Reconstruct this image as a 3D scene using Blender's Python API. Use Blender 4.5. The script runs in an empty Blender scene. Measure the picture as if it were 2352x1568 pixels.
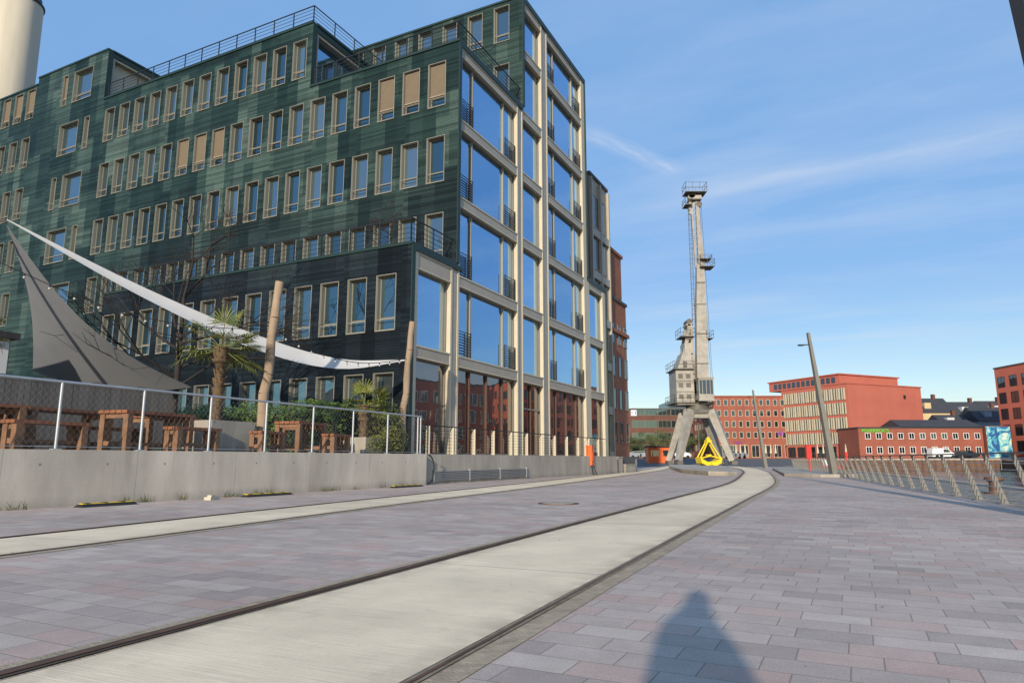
import bpy, math, random
from mathutils import Vector, Matrix
random.seed(7)
C=bpy.context.scene.collection
TH=math.radians(63.5); CT,ST=math.cos(TH),math.sin(TH)
def Q(S,W,z=0): return Vector((CT*S-ST*W, ST*S+CT*W, z))
def invQ(X,Y): return (CT*X+ST*Y, -ST*X+CT*Y)

# ---------------------------------------------------------------- materials
def mth(nt,op,a,b=None,c=None,clamp=False):
    n=nt.nodes.new('ShaderNodeMath'); n.operation=op; n.use_clamp=clamp
    for i,x in enumerate((a,b,c)):
        if x is None: continue
        if isinstance(x,(int,float)): n.inputs[i].default_value=x
        else: nt.links.new(x,n.inputs[i])
    return n.outputs[0]
def newmat(name):
    m=bpy.data.materials.new(name); m.use_nodes=True
    nt=m.node_tree; b=nt.nodes['Principled BSDF']
    return m,nt,b
def noise(nt,vec,scale,detail=3,rough=.55):
    n=nt.nodes.new('ShaderNodeTexNoise'); n.inputs['Scale'].default_value=scale
    n.inputs['Detail'].default_value=detail; n.inputs['Roughness'].default_value=rough
    if vec is not None: nt.links.new(vec,n.inputs['Vector'])
    return n.outputs['Fac']
def mapr(nt,x,a,b,c,d):
    n=nt.nodes.new('ShaderNodeMapRange')
    nt.links.new(x,n.inputs[0])
    for i,v in enumerate((a,b,c,d)): n.inputs[i+1].default_value=v
    return n.outputs[0]
def scalecol(nt,col,fac):
    n=nt.nodes.new('ShaderNodeVectorMath'); n.operation='SCALE'
    if isinstance(col,tuple): n.inputs[0].default_value=col[:3]
    else: nt.links.new(col,n.inputs[0])
    nt.links.new(fac,n.inputs['Scale']); return n.outputs[0]
def mixc(nt,f,a,b):
    n=nt.nodes.new('ShaderNodeMix'); n.data_type='RGBA'
    for s,x in ((n.inputs[0],f),(n.inputs[6],a),(n.inputs[7],b)):
        if isinstance(x,(int,float)): s.default_value=x
        elif isinstance(x,tuple): s.default_value=(x[0],x[1],x[2],1)
        else: nt.links.new(x,s)
    return n.outputs[2]
def bump(nt,b,h,strength=.3,dist=.02):
    n=nt.nodes.new('ShaderNodeBump'); n.inputs['Strength'].default_value=strength
    n.inputs['Distance'].default_value=dist
    nt.links.new(h,n.inputs['Height']); nt.links.new(n.outputs[0],b.inputs['Normal'])
def objco(nt):
    t=nt.nodes.new('ShaderNodeTexCoord'); return t.outputs['Object']
def sep(nt,v):
    s=nt.nodes.new('ShaderNodeSeparateXYZ'); nt.links.new(v,s.inputs[0]); return s.outputs
def comb(nt,x,y,z=0):
    s=nt.nodes.new('ShaderNodeCombineXYZ')
    for i,k in enumerate((x,y,z)):
        if isinstance(k,(int,float)): s.inputs[i].default_value=k
        else: nt.links.new(k,s.inputs[i])
    return s.outputs[0]
def P(name,col,rough=.6,metal=0,var=.2,scale=3,bmp=0,bscale=40,stretch=None):
    m,nt,b=newmat(name)
    co=objco(nt)
    if stretch:
        mp=nt.nodes.new('ShaderNodeMapping'); mp.inputs['Scale'].default_value=stretch
        nt.links.new(co,mp.inputs[0]); co=mp.outputs[0]
    n1=noise(nt,co,scale,5); n2=noise(nt,co,scale*.17,3)
    f=mth(nt,'ADD',mth(nt,'MULTIPLY',n1,.6),mth(nt,'MULTIPLY',n2,.4))
    f=mapr(nt,f,.3,.7,1-var,1+var)
    nt.links.new(scalecol(nt,col,f),b.inputs['Base Color'])
    b.inputs['Roughness'].default_value=rough; b.inputs['Metallic'].default_value=metal
    b.inputs['Specular IOR Level'].default_value=.35
    if bmp: bump(nt,b,noise(nt,co,bscale,4),bmp,.02)
    return m
def glassmat(name,tint=(.45,.6,.7),base=(.006,.012,.018),fac=.75,wob=.02,rough=.015,vary=0):
    m,nt,b=newmat(name)
    g=nt.nodes.new('ShaderNodeBsdfGlossy'); g.inputs['Color'].default_value=(*tint,1); g.inputs['Roughness'].default_value=rough
    b.inputs['Base Color'].default_value=(*base,1); b.inputs['Roughness'].default_value=.3
    mx=nt.nodes.new('ShaderNodeMixShader'); mx.inputs[0].default_value=fac
    lw=nt.nodes.new('ShaderNodeLayerWeight'); lw.inputs['Blend'].default_value=.35
    f=mapr(nt,lw.outputs['Facing'],0,1,fac*.55,min(1,fac*1.2)); nt.links.new(f,mx.inputs[0])
    if vary:
        oi=nt.nodes.new('ShaderNodeObjectInfo')
        nt.links.new(scalecol(nt,tuple(tint),mapr(nt,oi.outputs['Random'],0,1,1-vary,1+vary*.4)),g.inputs['Color'])
        nt.links.new(mixc(nt,mapr(nt,oi.outputs['Random'],.55,.95,0,1),(*base,),(.07,.08,.075)),b.inputs['Base Color'])
    nt.links.new(b.outputs[0],mx.inputs[1]); nt.links.new(g.outputs[0],mx.inputs[2])
    nt.links.new(mx.outputs[0],nt.nodes['Material Output'].inputs[0])
    bp=nt.nodes.new('ShaderNodeBump'); bp.inputs['Strength'].default_value=wob; bp.inputs['Distance'].default_value=.3
    nt.links.new(noise(nt,objco(nt),.9,1),bp.inputs['Height']); nt.links.new(bp.outputs[0],g.inputs['Normal'])
    return m
def tilewall():
    m,nt,b=newmat('green_glazed_slats')
    co=sep(nt,objco(nt)); x,y,z=co[0],co[1],co[2]
    h=mth(nt,'ADD',x,y)
    c1=mth(nt,'FLOOR',mth(nt,'DIVIDE',mth(nt,'ADD',h,.26),.73))
    w0=nt.nodes.new('ShaderNodeTexWhiteNoise'); w0.noise_dimensions='1D'; nt.links.new(c1,w0.inputs['W'])
    r1=mth(nt,'FLOOR',mth(nt,'DIVIDE',mth(nt,'ADD',z,mth(nt,'MULTIPLY',w0.outputs[0],1.86)),2.4))
    w=nt.nodes.new('ShaderNodeTexWhiteNoise'); w.noise_dimensions='2D'; nt.links.new(comb(nt,c1,r1),w.inputs[0])
    c2=mth(nt,'FLOOR',mth(nt,'DIVIDE',mth(nt,'ADD',h,.26),1.46)); r2=mth(nt,'FLOOR',mth(nt,'DIVIDE',mth(nt,'ADD',z,.9),3.72))
    w2=nt.nodes.new('ShaderNodeTexWhiteNoise'); w2.noise_dimensions='2D'; nt.links.new(comb(nt,c2,r2),w2.inputs[0])
    v=mth(nt,'ADD',mth(nt,'MULTIPLY',w.outputs[0],.4),mth(nt,'MULTIPLY',w2.outputs[0],.6))
    rp=nt.nodes.new('ShaderNodeValToRGB'); e=rp.color_ramp.elements
    e[0].position=.1; e[0].color=(.007,.018,.017,1); e[1].position=.95; e[1].color=(.062,.094,.080,1)
    a=e.new(.42); a.color=(.013,.029,.026,1); a=e.new(.65); a.color=(.027,.050,.043,1)
    nt.links.new(v,rp.inputs[0])
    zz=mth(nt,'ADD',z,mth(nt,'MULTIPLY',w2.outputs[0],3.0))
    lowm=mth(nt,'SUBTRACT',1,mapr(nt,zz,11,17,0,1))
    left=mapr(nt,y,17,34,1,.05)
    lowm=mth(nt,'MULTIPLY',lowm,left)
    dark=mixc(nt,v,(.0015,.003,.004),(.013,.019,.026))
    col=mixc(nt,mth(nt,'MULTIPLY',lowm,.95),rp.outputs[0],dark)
    row=mth(nt,'FLOOR',mth(nt,'DIVIDE',z,.105))
    w3=nt.nodes.new('ShaderNodeTexWhiteNoise'); w3.noise_dimensions='2D'; nt.links.new(comb(nt,row,mth(nt,'FLOOR',mth(nt,'DIVIDE',h,2.92))),w3.inputs[0])
    fr=mth(nt,'FRACT',mth(nt,'DIVIDE',z,.105))
    prof=mth(nt,'SINE',mth(nt,'MULTIPLY',fr,math.pi))
    k=mth(nt,'MULTIPLY',mapr(nt,w3.outputs[0],0,1,.62,1.42),mapr(nt,prof,0,.6,.5,1.05))
    k=mth(nt,'MULTIPLY',k,mapr(nt,noise(nt,objco(nt),7,3),.3,.7,.9,1.1))
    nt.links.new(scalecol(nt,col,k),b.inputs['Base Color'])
    b.inputs['Roughness'].default_value=.45; b.inputs['Specular IOR Level'].default_value=.14
    bump(nt,b,prof,.25,.015)
    return m
def paving():
    m,nt,b=newmat('paving_slabs'); oc=objco(nt); co=sep(nt,oc); x,y=co[0],co[1]
    a,l=.22,.36
    gx=mth(nt,'DIVIDE',x,a); row=mth(nt,'FLOOR',gx)
    wr=nt.nodes.new('ShaderNodeTexWhiteNoise'); wr.noise_dimensions='1D'; nt.links.new(row,wr.inputs['W'])
    cy=mth(nt,'ADD',mth(nt,'DIVIDE',y,l),mth(nt,'ADD',mth(nt,'MULTIPLY',row,.5),mth(nt,'MULTIPLY',wr.outputs[0],.25))); col=mth(nt,'FLOOR',cy)
    fx=mth(nt,'FRACT',gx); fy=mth(nt,'FRACT',cy)
    ex=mth(nt,'MULTIPLY',mth(nt,'MINIMUM',fx,mth(nt,'SUBTRACT',1,fx)),a)
    ey=mth(nt,'MULTIPLY',mth(nt,'MINIMUM',fy,mth(nt,'SUBTRACT',1,fy)),l)
    ed=mapr(nt,mth(nt,'MINIMUM',ex,ey),.001,.005,0,1)
    w=nt.nodes.new('ShaderNodeTexWhiteNoise'); w.noise_dimensions='2D'; nt.links.new(comb(nt,row,col),w.inputs[0])
    rp=nt.nodes.new('ShaderNodeValToRGB'); rp.color_ramp.interpolation='CONSTANT'; e=rp.color_ramp.elements
    e[0].position=0; e[0].color=(.44,.358,.306,1); e[1].position=.26; e[1].color=(.465,.382,.326,1)
    for p,c in ((.46,(.465,.348,.295,1)),(.6,(.415,.340,.292,1)),(.76,(.495,.412,.350,1)),(.86,(.455,.330,.278,1)),(.94,(.37,.302,.262,1))):
        q=e.new(p); q.color=c
    nt.links.new(w.outputs[0],rp.inputs[0])
    n1=noise(nt,oc,160,2); n2=noise(nt,oc,.35,4); n3=noise(nt,oc,5,4)
    k=mth(nt,'MULTIPLY',mapr(nt,n1,.3,.7,.84,1.16),mapr(nt,n2,.3,.7,.86,1.12)); k=mth(nt,'MULTIPLY',k,mapr(nt,n3,.3,.7,.93,1.07))
    c=scalecol(nt,rp.outputs[0],k)
    c=mixc(nt,mapr(nt,ed,0,1,.3,1),(.17,.14,.11),c)
    st=mapr(nt,noise(nt,oc,1.7,6,.7),.62,.74,0,.3); c=mixc(nt,st,c,(.26,.21,.17))
    nt.links.new(c,b.inputs['Base Color']); b.inputs['Roughness'].default_value=.88; b.inputs['Specular IOR Level'].default_value=.2
    hh=mth(nt,'ADD',ed,mth(nt,'MULTIPLY',n1,.15)); bump(nt,b,hh,.4,.004)
    return m
def stripmat():
    m,nt,b=newmat('brushed_concrete_strip'); oc=objco(nt)
    t=nt.nodes.new('ShaderNodeTexCoord'); uv=sep(nt,t.outputs['UV'])
    fu=mth(nt,'FRACT',mth(nt,'DIVIDE',uv[0],4.2)); j=mapr(nt,mth(nt,'MINIMUM',fu,mth(nt,'SUBTRACT',1,fu)),.0008,.002,0,1)
    slab=mth(nt,'FLOOR',mth(nt,'DIVIDE',uv[0],4.2))
    w=nt.nodes.new('ShaderNodeTexWhiteNoise'); w.noise_dimensions='1D'; nt.links.new(slab,w.inputs['W'])
    br=noise(nt,comb(nt,mth(nt,'MULTIPLY',uv[0],90),mth(nt,'MULTIPLY',uv[1],2)),1,3)
    n2=noise(nt,oc,1.1,5); n1=noise(nt,oc,120,2)
    k=mth(nt,'MULTIPLY',mapr(nt,br,.3,.7,.9,1.08),mapr(nt,n2,.3,.7,.84,1.1))
    k=mth(nt,'MULTIPLY',k,mapr(nt,w.outputs[0],0,1,.93,1.06)); k=mth(nt,'MULTIPLY',k,mapr(nt,n1,.3,.7,.94,1.06))
    c=scalecol(nt,(.76,.62,.435),k)
    spots=mapr(nt,noise(nt,oc,3.2,6,.7),.6,.74,0,.45); c=mixc(nt,spots,c,(.44,.35,.25))
    edge=mapr(nt,mth(nt,'MINIMUM',uv[1],mth(nt,'SUBTRACT',1.5,uv[1])),0,.22,.5,0)
    c=mixc(nt,mth(nt,'MULTIPLY',edge,mapr(nt,noise(nt,oc,4,5),.35,.6,0,1)),c,(.34,.27,.185))
    c=mixc(nt,j,(.2,.17,.14),c)
    nt.links.new(c,b.inputs['Base Color']); b.inputs['Roughness'].default_value=.9; b.inputs['Specular IOR Level'].default_value=.2; bump(nt,b,br,.25,.01)
    return m
def concrete(name,base):
    m,nt,b=newmat(name); oc=objco(nt)
    mp=nt.nodes.new('ShaderNodeMapping'); mp.inputs['Scale'].default_value=(1,1,.25); nt.links.new(oc,mp.inputs[0])
    n1=noise(nt,mp.outputs[0],1.4,6,.6); n2=noise(nt,oc,25,4); n3=noise(nt,oc,.5,3)
    k=mth(nt,'MULTIPLY',mapr(nt,n1,.3,.7,.76,1.1),mapr(nt,n2,.3,.7,.95,1.05)); k=mth(nt,'MULTIPLY',k,mapr(nt,n3,.3,.7,.88,1.08))
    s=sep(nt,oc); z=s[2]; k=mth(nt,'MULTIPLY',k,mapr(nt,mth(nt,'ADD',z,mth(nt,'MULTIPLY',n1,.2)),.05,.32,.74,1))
    c=scalecol(nt,base,k)
    x=s[0]; fu=mth(nt,'FRACT',mth(nt,'DIVIDE',x,2.6)); j=mapr(nt,mth(nt,'MINIMUM',fu,mth(nt,'SUBTRACT',1,fu)),.0015,.004,.7,1)
    tx=mth(nt,'MULTIPLY',mth(nt,'SUBTRACT',mth(nt,'FRACT',mth(nt,'DIVIDE',x,1.3)),.5),1.3); tz=mth(nt,'SUBTRACT',z,.8)
    dd=mth(nt,'SQRT',mth(nt,'ADD',mth(nt,'MULTIPLY',tx,tx),mth(nt,'MULTIPLY',tz,tz)))
    c=scalecol(nt,c,mth(nt,'MULTIPLY',j,mapr(nt,dd,.02,.035,.55,1)))
    stk=noise(nt,comb(nt,mth(nt,'MULTIPLY',x,6),mth(nt,'MULTIPLY',z,.4)),1,4)
    c=mixc(nt,mth(nt,'MULTIPLY',mapr(nt,stk,.58,.72,0,.4),mapr(nt,z,.3,1.05,.1,1)),c,(.22,.185,.14))
    nt.links.new(c,b.inputs['Base Color']); b.inputs['Roughness'].default_value=.85; b.inputs['Specular IOR Level'].default_value=.25; bump(nt,b,n2,.25,.01)
    return m
def brick(name,c1,c2,mortar,sc=1.0):
    m,nt,b=newmat(name); oc=objco(nt); s=sep(nt,oc)
    bt=nt.nodes.new('ShaderNodeTexBrick'); nt.links.new(comb(nt,mth(nt,'ADD',s[0],s[1]),s[2]),bt.inputs[0])
    bt.inputs['Color1'].default_value=(*c1,1); bt.inputs['Color2'].default_value=(*c2,1); bt.inputs['Mortar'].default_value=(*mortar,1)
    bt.inputs['Scale'].default_value=1; bt.inputs['Brick Width'].default_value=.26*sc; bt.inputs['Row Height'].default_value=.085*sc; bt.inputs['Mortar Size'].default_value=.01
    k=mth(nt,'MULTIPLY',mapr(nt,noise(nt,oc,.3,4),.3,.7,.85,1.12),mapr(nt,noise(nt,oc,3,3),.3,.7,.92,1.08))
    nt.links.new(scalecol(nt,bt.outputs[0],k),b.inputs['Base Color']); b.inputs['Roughness'].default_value=.85; b.inputs['Specular IOR Level'].default_value=.25
    return m
def leafmat(name,ca,cb,sc=2):
    m,nt,b=newmat(name); oc=objco(nt)
    c=mixc(nt,mapr(nt,noise(nt,oc,sc,3),.3,.7,0,1),ca,cb); nt.links.new(c,b.inputs['Base Color']); b.inputs['Roughness'].default_value=.55
    return m
def cobble():
    m,nt,b=newmat('cobbles'); oc=objco(nt)
    v=nt.nodes.new('ShaderNodeTexVoronoi'); v.feature='DISTANCE_TO_EDGE'; v.inputs['Scale'].default_value=7; nt.links.new(oc,v.inputs[0])
    v2=nt.nodes.new('ShaderNodeTexVoronoi'); v2.inputs['Scale'].default_value=7; nt.links.new(oc,v2.inputs[0])
    k=mapr(nt,sep(nt,v2.outputs['Color'])[0],0,1,.6,1.3)
    c=scalecol(nt,(.28,.24,.19),k); c=mixc(nt,mapr(nt,v.outputs[0],.02,.08,0,1),(.07,.065,.05),c)
    nt.links.new(c,b.inputs['Base Color']); b.inputs['Roughness'].default_value=.85; bump(nt,b,v.outputs[0],.6,.05); return m
def watermat():
    m,nt,b=newmat('harbour_water'); oc=objco(nt)
    b.inputs['Base Color'].default_value=(.02,.045,.045,1); b.inputs['Roughness'].default_value=.06; b.inputs['IOR'].default_value=1.33
    mp=nt.nodes.new('ShaderNodeMapping'); mp.inputs['Scale'].default_value=(.6,1.6,1); nt.links.new(oc,mp.inputs[0])
    bump(nt,b,noise(nt,mp.outputs[0],1.6,5,.6),.5,.12); return m
def mural():
    m,nt,b=newmat('blue_mural'); oc=objco(nt)
    w=nt.nodes.new('ShaderNodeTexNoise'); w.inputs['Scale'].default_value=.35; w.inputs['Distortion'].default_value=2.5; nt.links.new(oc,w.inputs[0])
    rp=nt.nodes.new('ShaderNodeValToRGB'); e=rp.color_ramp.elements; rp.color_ramp.interpolation='CONSTANT'
    e[0].position=0; e[0].color=(.02,.09,.25,1); e[1].position=.58; e[1].color=(.55,.62,.55,1)
    q=e.new(.42); q.color=(.06,.28,.42,1); q=e.new(.5); q.color=(.2,.5,.5,1); q=e.new(.66); q.color=(.6,.58,.42,1)
    nt.links.new(w.outputs[0],rp.inputs[0]); nt.links.new(rp.outputs[0],b.inputs['Base Color']); return m

GREEN=tilewall()
CREAM=P('cream_metal',(.52,.46,.34),.5,0,.08,2)
TRIM=P('window_trim',(.25,.235,.19),.5,0,.06,2)
BRONZE=P('grey_beige_panel',(.36,.325,.26),.5,.1,.12,1.5)
FRAME=P('window_frame_bronze',(.18,.165,.135),.45,.2,.1)
CAP=P('dark_green_cap',(.012,.03,.025),.45,0,.15)
GLASS_R=glassmat('blue_glass',(.42,.66,.92),(.008,.02,.045),.92,vary=.12)
GLASS_G=glassmat('dark_ground_glass',(.42,.38,.38),(.012,.010,.009),.72,vary=.2)
GLASS_L=glassmat('teal_glass',(.27,.47,.55),(.008,.018,.024),.68,vary=.4)
BLIND=P('blind_fabric',(.29,.235,.17),.7,0,.1)
ROOF=P('roof_felt',(.09,.09,.09),.9)
DARK=P('dark_steel',(.035,.037,.04),.45,.5,.1)
GALV=P('galvanised_steel',(.42,.44,.45),.42,.5,.15,8)
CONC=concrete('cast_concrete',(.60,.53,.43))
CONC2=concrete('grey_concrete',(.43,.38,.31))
PAVE=paving(); STRIP=stripmat()
SAND=P('sandy_joint',(.36,.285,.195),.95,0,.35,12,.4,60)
RUST=P('rusty_rail',(.15,.08,.05),.6,.3,.4,10)
GROOVE=P('rail_groove',(.075,.055,.04),.9)
GUTTER=P('gutter_joint',(.24,.19,.13),.95,0,.4,14)
ASPH=P('asphalt_ground',(.11,.105,.10),.9,0,.2,.5,.2,60)
WOOD=P('weathered_wood',(.33,.24,.16),.8,0,.38,3,.5,20,(1,1,.15))
TIMBER=P('red_brown_timber',(.25,.092,.04),.65,0,.4,4,.2,30)
TIMBER2=P('brown_timber',(.22,.115,.06),.75,0,.4,4,.2,30)
BOARD=P('grey_board',(.14,.125,.11),.8,0,.35,4,.3,20,(1,1,.1))
SAILW=P('white_sailcloth',(.48,.465,.44),.8,0,.1,1)
SAILG=P('shade_grey_sailcloth',(.19,.197,.21),.9,0,.08,1)  # grey cloth darkened so its colour carries the dim shade on the sail
PALM=leafmat('palm_leaf',(.07,.11,.018),(.25,.25,.05),3)
HEDGE=leafmat('hedge_leaf',(.04,.085,.012),(.13,.19,.03),2.5)
SHRUB=leafmat('shrub_leaf',(.09,.12,.02),(.20,.19,.045),2.5)
BARK=P('bark',(.10,.08,.06),.9,0,.3,6,.5,20)
TWIG=P('dark_bark',(.035,.028,.024),.9,0,.3,6)
FIBRE=P('palm_trunk_fibre',(.14,.095,.055),.95,0,.45,14,.8,40)
ORANGE=P('orange_paint',(.75,.13,.03),.5,0,.1)
REDP=P('red_paint',(.6,.04,.03),.5,0,.1)
YEL=P('yellow_paint',(.80,.56,.02),.45,0,.12,3)
CRANEG=P('crane_grey_paint',(.33,.305,.26),.6,.1,.3,1.4)
CRANED=P('crane_dark_steel',(.13,.122,.105),.6,.3,.25,2)
GLASSD=glassmat('dark_glass',(.3,.38,.42),(.01,.012,.014),.5)
BRRED=brick('red_brick',(.32,.095,.060),(.265,.078,.050),(.27,.13,.095),1.5)
BRDARK=brick('brown_brick',(.16,.065,.045),(.12,.05,.035),(.14,.10,.08),1.5)
BRORG=brick('orange_brick',(.33,.13,.075),(.26,.10,.06),(.28,.16,.11),1.5)
REDSM=P('red_render',(.43,.125,.085),.85,0,.1,.4)
REDSM2=P('orange_red_render',(.55,.15,.09),.85,0,.1,.4)
LAMPM=P('lamp_bronze_paint',(.20,.185,.155),.5,.2,.08)
WHITE=P('white_paint',(.75,.75,.73),.5,0,.05)
SLATE=P('slate_roof',(.05,.05,.055),.7,0,.2,4)
BLACK=P('black_rubber',(.02,.02,.02),.7,0,.2)
COB=cobble(); WATER=watermat()
PILE=P('rusty_sheet_pile',(.13,.075,.05),.85,0,.4,1.5,.3,8)

# ---------------------------------------------------------------- mesh helpers
class MB:
    def __init__(s): s.v=[];s.f=[];s.m=[];s.s=[];s.uv=None
    def add(s,vs,fs,m=0,sm=False):
        o=len(s.v); s.v+=[Vector(v) for v in vs]
        for f in fs: s.f.append([i+o for i in f]); s.m.append(m); s.s.append(sm)
        return s
    def box(s,x0,x1,y0,y1,z0,z1,m=0):
        return s.add([(x0,y0,z0),(x1,y0,z0),(x1,y1,z0),(x0,y1,z0),(x0,y0,z1),(x1,y0,z1),(x1,y1,z1),(x0,y1,z1)],
          [(0,3,2,1),(4,5,6,7),(0,1,5,4),(1,2,6,5),(2,3,7,6),(3,0,4,7)],m)
    def quad(s,a,b,c,d,m=0): return s.add([a,b,c,d],[(0,1,2,3)],m)
    def beam(s,p,q,w,h,m=0,w2=None,h2=None):
        p=Vector(p);q=Vector(q);d=(q-p).normalized(); up=Vector((0,0,1)) if abs(d.z)<.95 else Vector((0,1,0))
        a=d.cross(up).normalized(); b=a.cross(d).normalized()
        w2=w if w2 is None else w2; h2=h if h2 is None else h2
        vs=[p+a*w*i/2+b*h*j/2 for i,j in((-1,-1),(1,-1),(1,1),(-1,1))]+[q+a*w2*i/2+b*h2*j/2 for i,j in((-1,-1),(1,-1),(1,1),(-1,1))]
        return s.add(vs,[(0,1,2,3),(7,6,5,4),(0,4,5,1),(1,5,6,2),(2,6,7,3),(3,7,4,0)],m)
    def cyl(s,p,q,r0,r1=None,n=10,m=0,caps=True):
        r1=r0 if r1 is None else r1
        p=Vector(p);q=Vector(q);d=(q-p).normalized(); up=Vector((0,0,1)) if abs(d.z)<.9 else Vector((1,0,0))
        a=d.cross(up).normalized(); b=a.cross(d)
        vs=[p+(a*math.cos(2*math.pi*i/n)+b*math.sin(2*math.pi*i/n))*r0 for i in range(n)]+[q+(a*math.cos(2*math.pi*i/n)+b*math.sin(2*math.pi*i/n))*r1 for i in range(n)]
        s.add(vs,[(i,(i+1)%n,n+(i+1)%n,n+i) for i in range(n)],m,True)
        if caps: s.add(vs,[tuple(range(n))[::-1],tuple(range(n,2*n))],m)
        return s
    def sphere(s,c,r,m=0,n=8,k=6,sz=1):
        c=Vector(c);vs=[];fs=[]
        for j in range(k+1):
            a=math.pi*j/k
            for i in range(n): vs.append(c+Vector((r*math.sin(a)*math.cos(2*math.pi*i/n),r*math.sin(a)*math.sin(2*math.pi*i/n),sz*r*math.cos(a))))
        for j in range(k):
            for i in range(n): fs.append((j*n+i,j*n+(i+1)%n,(j+1)*n+(i+1)%n,(j+1)*n+i))
        return s.add(vs,fs,m,True)
    def prism(s,poly,z0,z1,m=0):
        n=len(poly); vs=[(x,y,z0) for x,y in poly]+[(x,y,z1) for x,y in poly]
        return s.add(vs,[tuple(range(n))[::-1],tuple(range(n,2*n))]+[(i,(i+1)%n,n+(i+1)%n,n+i) for i in range(n)],m)
    def mesh(s,name,mats,off=(0,0,0)):
        me=bpy.data.meshes.new(name); o=Vector(off)
        me.from_pydata([v-o for v in s.v],[],s.f)
        for mt in mats: me.materials.append(mt)
        me.polygons.foreach_set('material_index',s.m); me.polygons.foreach_set('use_smooth',s.s)
        if s.uv:
            u=me.uv_layers.new(name='UVMap')
            for lp in me.loops: u.data[lp.index].uv=s.uv[lp.vertex_index]
        me.update(); return me
def link(o,parent=None):
    C.objects.link(o)
    if parent: o.parent=parent
    return o
def reg(o,label,cat,group=None,kind=None):
    o['label']=label; o['category']=cat
    if group: o['group']=group
    if kind: o['kind']=kind
    return o
def root(name,loc,rot,label,cat,group=None):
    e=bpy.data.objects.new(name,None); e.empty_display_size=.3; e.location=loc; e.rotation_euler=(0,0,rot); C.objects.link(e)
    return reg(e,label,cat,group)
def part(name,mb,mats,parent,off=(0,0,0)):
    return link(bpy.data.objects.new(name,mb.mesh(name,mats,off)),parent)
def single(name,mb,mats,loc,rot,label,cat,group=None,off=(0,0,0),kind=None):
    o=bpy.data.objects.new(name,mb.mesh(name,mats,off)); o.location=loc; o.rotation_euler=(0,0,rot); C.objects.link(o)
    return reg(o,label,cat,group,kind)
def structure(name,mb,mats,loc=(0,0,0),rot=0):
    o=bpy.data.objects.new(name,mb.mesh(name,mats)); o.location=loc;o.rotation_euler=(0,0,rot); C.objects.link(o)
    o['kind']='structure'; o['label']=name.replace('_',' '); o['category']=name.split('_')[-1]; return o

# ---------------------------------------------------------------- ground, water
def EX(Y,off=0): return 9.6+.334*(Y-13.2)+3.27+off
FZ=1.0
g=MB()
def strip_pts(Y0,Y1,z0,z1): 
    g.quad((-1500,Y0,z0),(EX(Y0),Y0,z0),(EX(Y1),Y1,z1),(-1500,Y1,z1))
    g.quad((EX(Y0,38),Y0,z0),(2500,Y0,z0),(2500,Y1,z1),(EX(Y1,38),Y1,z1))
strip_pts(-400,95,0,0); strip_pts(95,125,0,FZ)
g.quad((-1500,125,FZ),(2500,125,FZ),(2500,3000,FZ),(-1500,3000,FZ))
structure('ground',g,[ASPH])
WZ=-1.1
w=MB(); w.quad((EX(-400,-1),-400,WZ),(EX(-400,39),-400,WZ),(EX(126,39),126,WZ),(EX(126,-1),126,WZ)); structure('water',w,[WATER])
def pilewall(a,b,zt,name,label):
    m=MB(); a=Vector(a);b=Vector(b);L=(b-a).length;d=(b-a)/L;n=Vector((d.y,-d.x)); k=int(L/.6)
    pts=[]
    for i in range(k+1):
        p=a+d*min(i*.6,L)+n*(.18 if (i//1)%2 else 0); pts.append(p)
    for i in range(k): 
        p,q=pts[i],pts[i+1]; za=zt(p.y);zb=zt(q.y)
        m.quad((p.x,p.y,-2.5),(q.x,q.y,-2.5),(q.x,q.y,zb-.25),(p.x,p.y,za-.25))
        m.quad((p.x,p.y,za-.25),(q.x,q.y,zb-.25),(q.x,q.y,zb+.0),(p.x,p.y,za+.0),1)
    o=single(name,m,[PILE,CONC2],(0,0,0),0,label,'wall')
    return o
zt=lambda y: 0 if y<95 else (y-95)/30*FZ
pilewall((EX(-50),-50),(EX(125),125),zt,'quay_wall','rusty sheet pile quay wall along the promenade')
pilewall((EX(125,0),125),(EX(125,38),125),lambda y:FZ,'quay_wall','rusty sheet pile quay wall below the brick buildings')
pilewall((EX(125,38),125),(EX(-50,38),-50),zt,'quay_wall','rusty sheet pile quay wall across the basin')
def toQ(pts,z): return [(invQ(x,y)[0],invQ(x,y)[1],z) for x,y in pts]
pv=MB(); pts=toQ([(EX(-20,-3.27),-20),(EX(80,-3.27),80),(6,80),(-6,40),(-24,6),(-30,-20)],.004); pv.add(pts,[tuple(range(6))]); structure('pavement',pv,[PAVE],rot=TH)
cb=MB(); cb.quad((EX(-20,-3.27),-20,.006),(EX(-20,-.45),-20,.006),(EX(95,-.45),95,.006),(EX(95,-3.27),95,.006)); structure('cobbled_path',cb,[COB])
kb=MB(); kb.prism([(EX(-20,-.45),-20),(EX(-20,.02),-20),(EX(95,.02),95),(EX(95,-.45),95)],-.02,.06); structure('quay_kerb',kb,[CONC2])
def smooth(pts,n=8):
    out=[]
    P_=[Vector(p) for p in pts]; P_=[2*P_[0]-P_[1]]+P_+[2*P_[-1]-P_[-2]]
    for i in range(1,len(P_)-2):
        a,b,c,d=P_[i-1:i+3]
        for k in range(n):
            t=k/n; out.append(.5*((2*b)+(c-a)*t+(2*a-5*b+4*c-d)*t*t+(-a+3*b-3*c+d)*t**3))
    out.append(P_[-2]); return out
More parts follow.
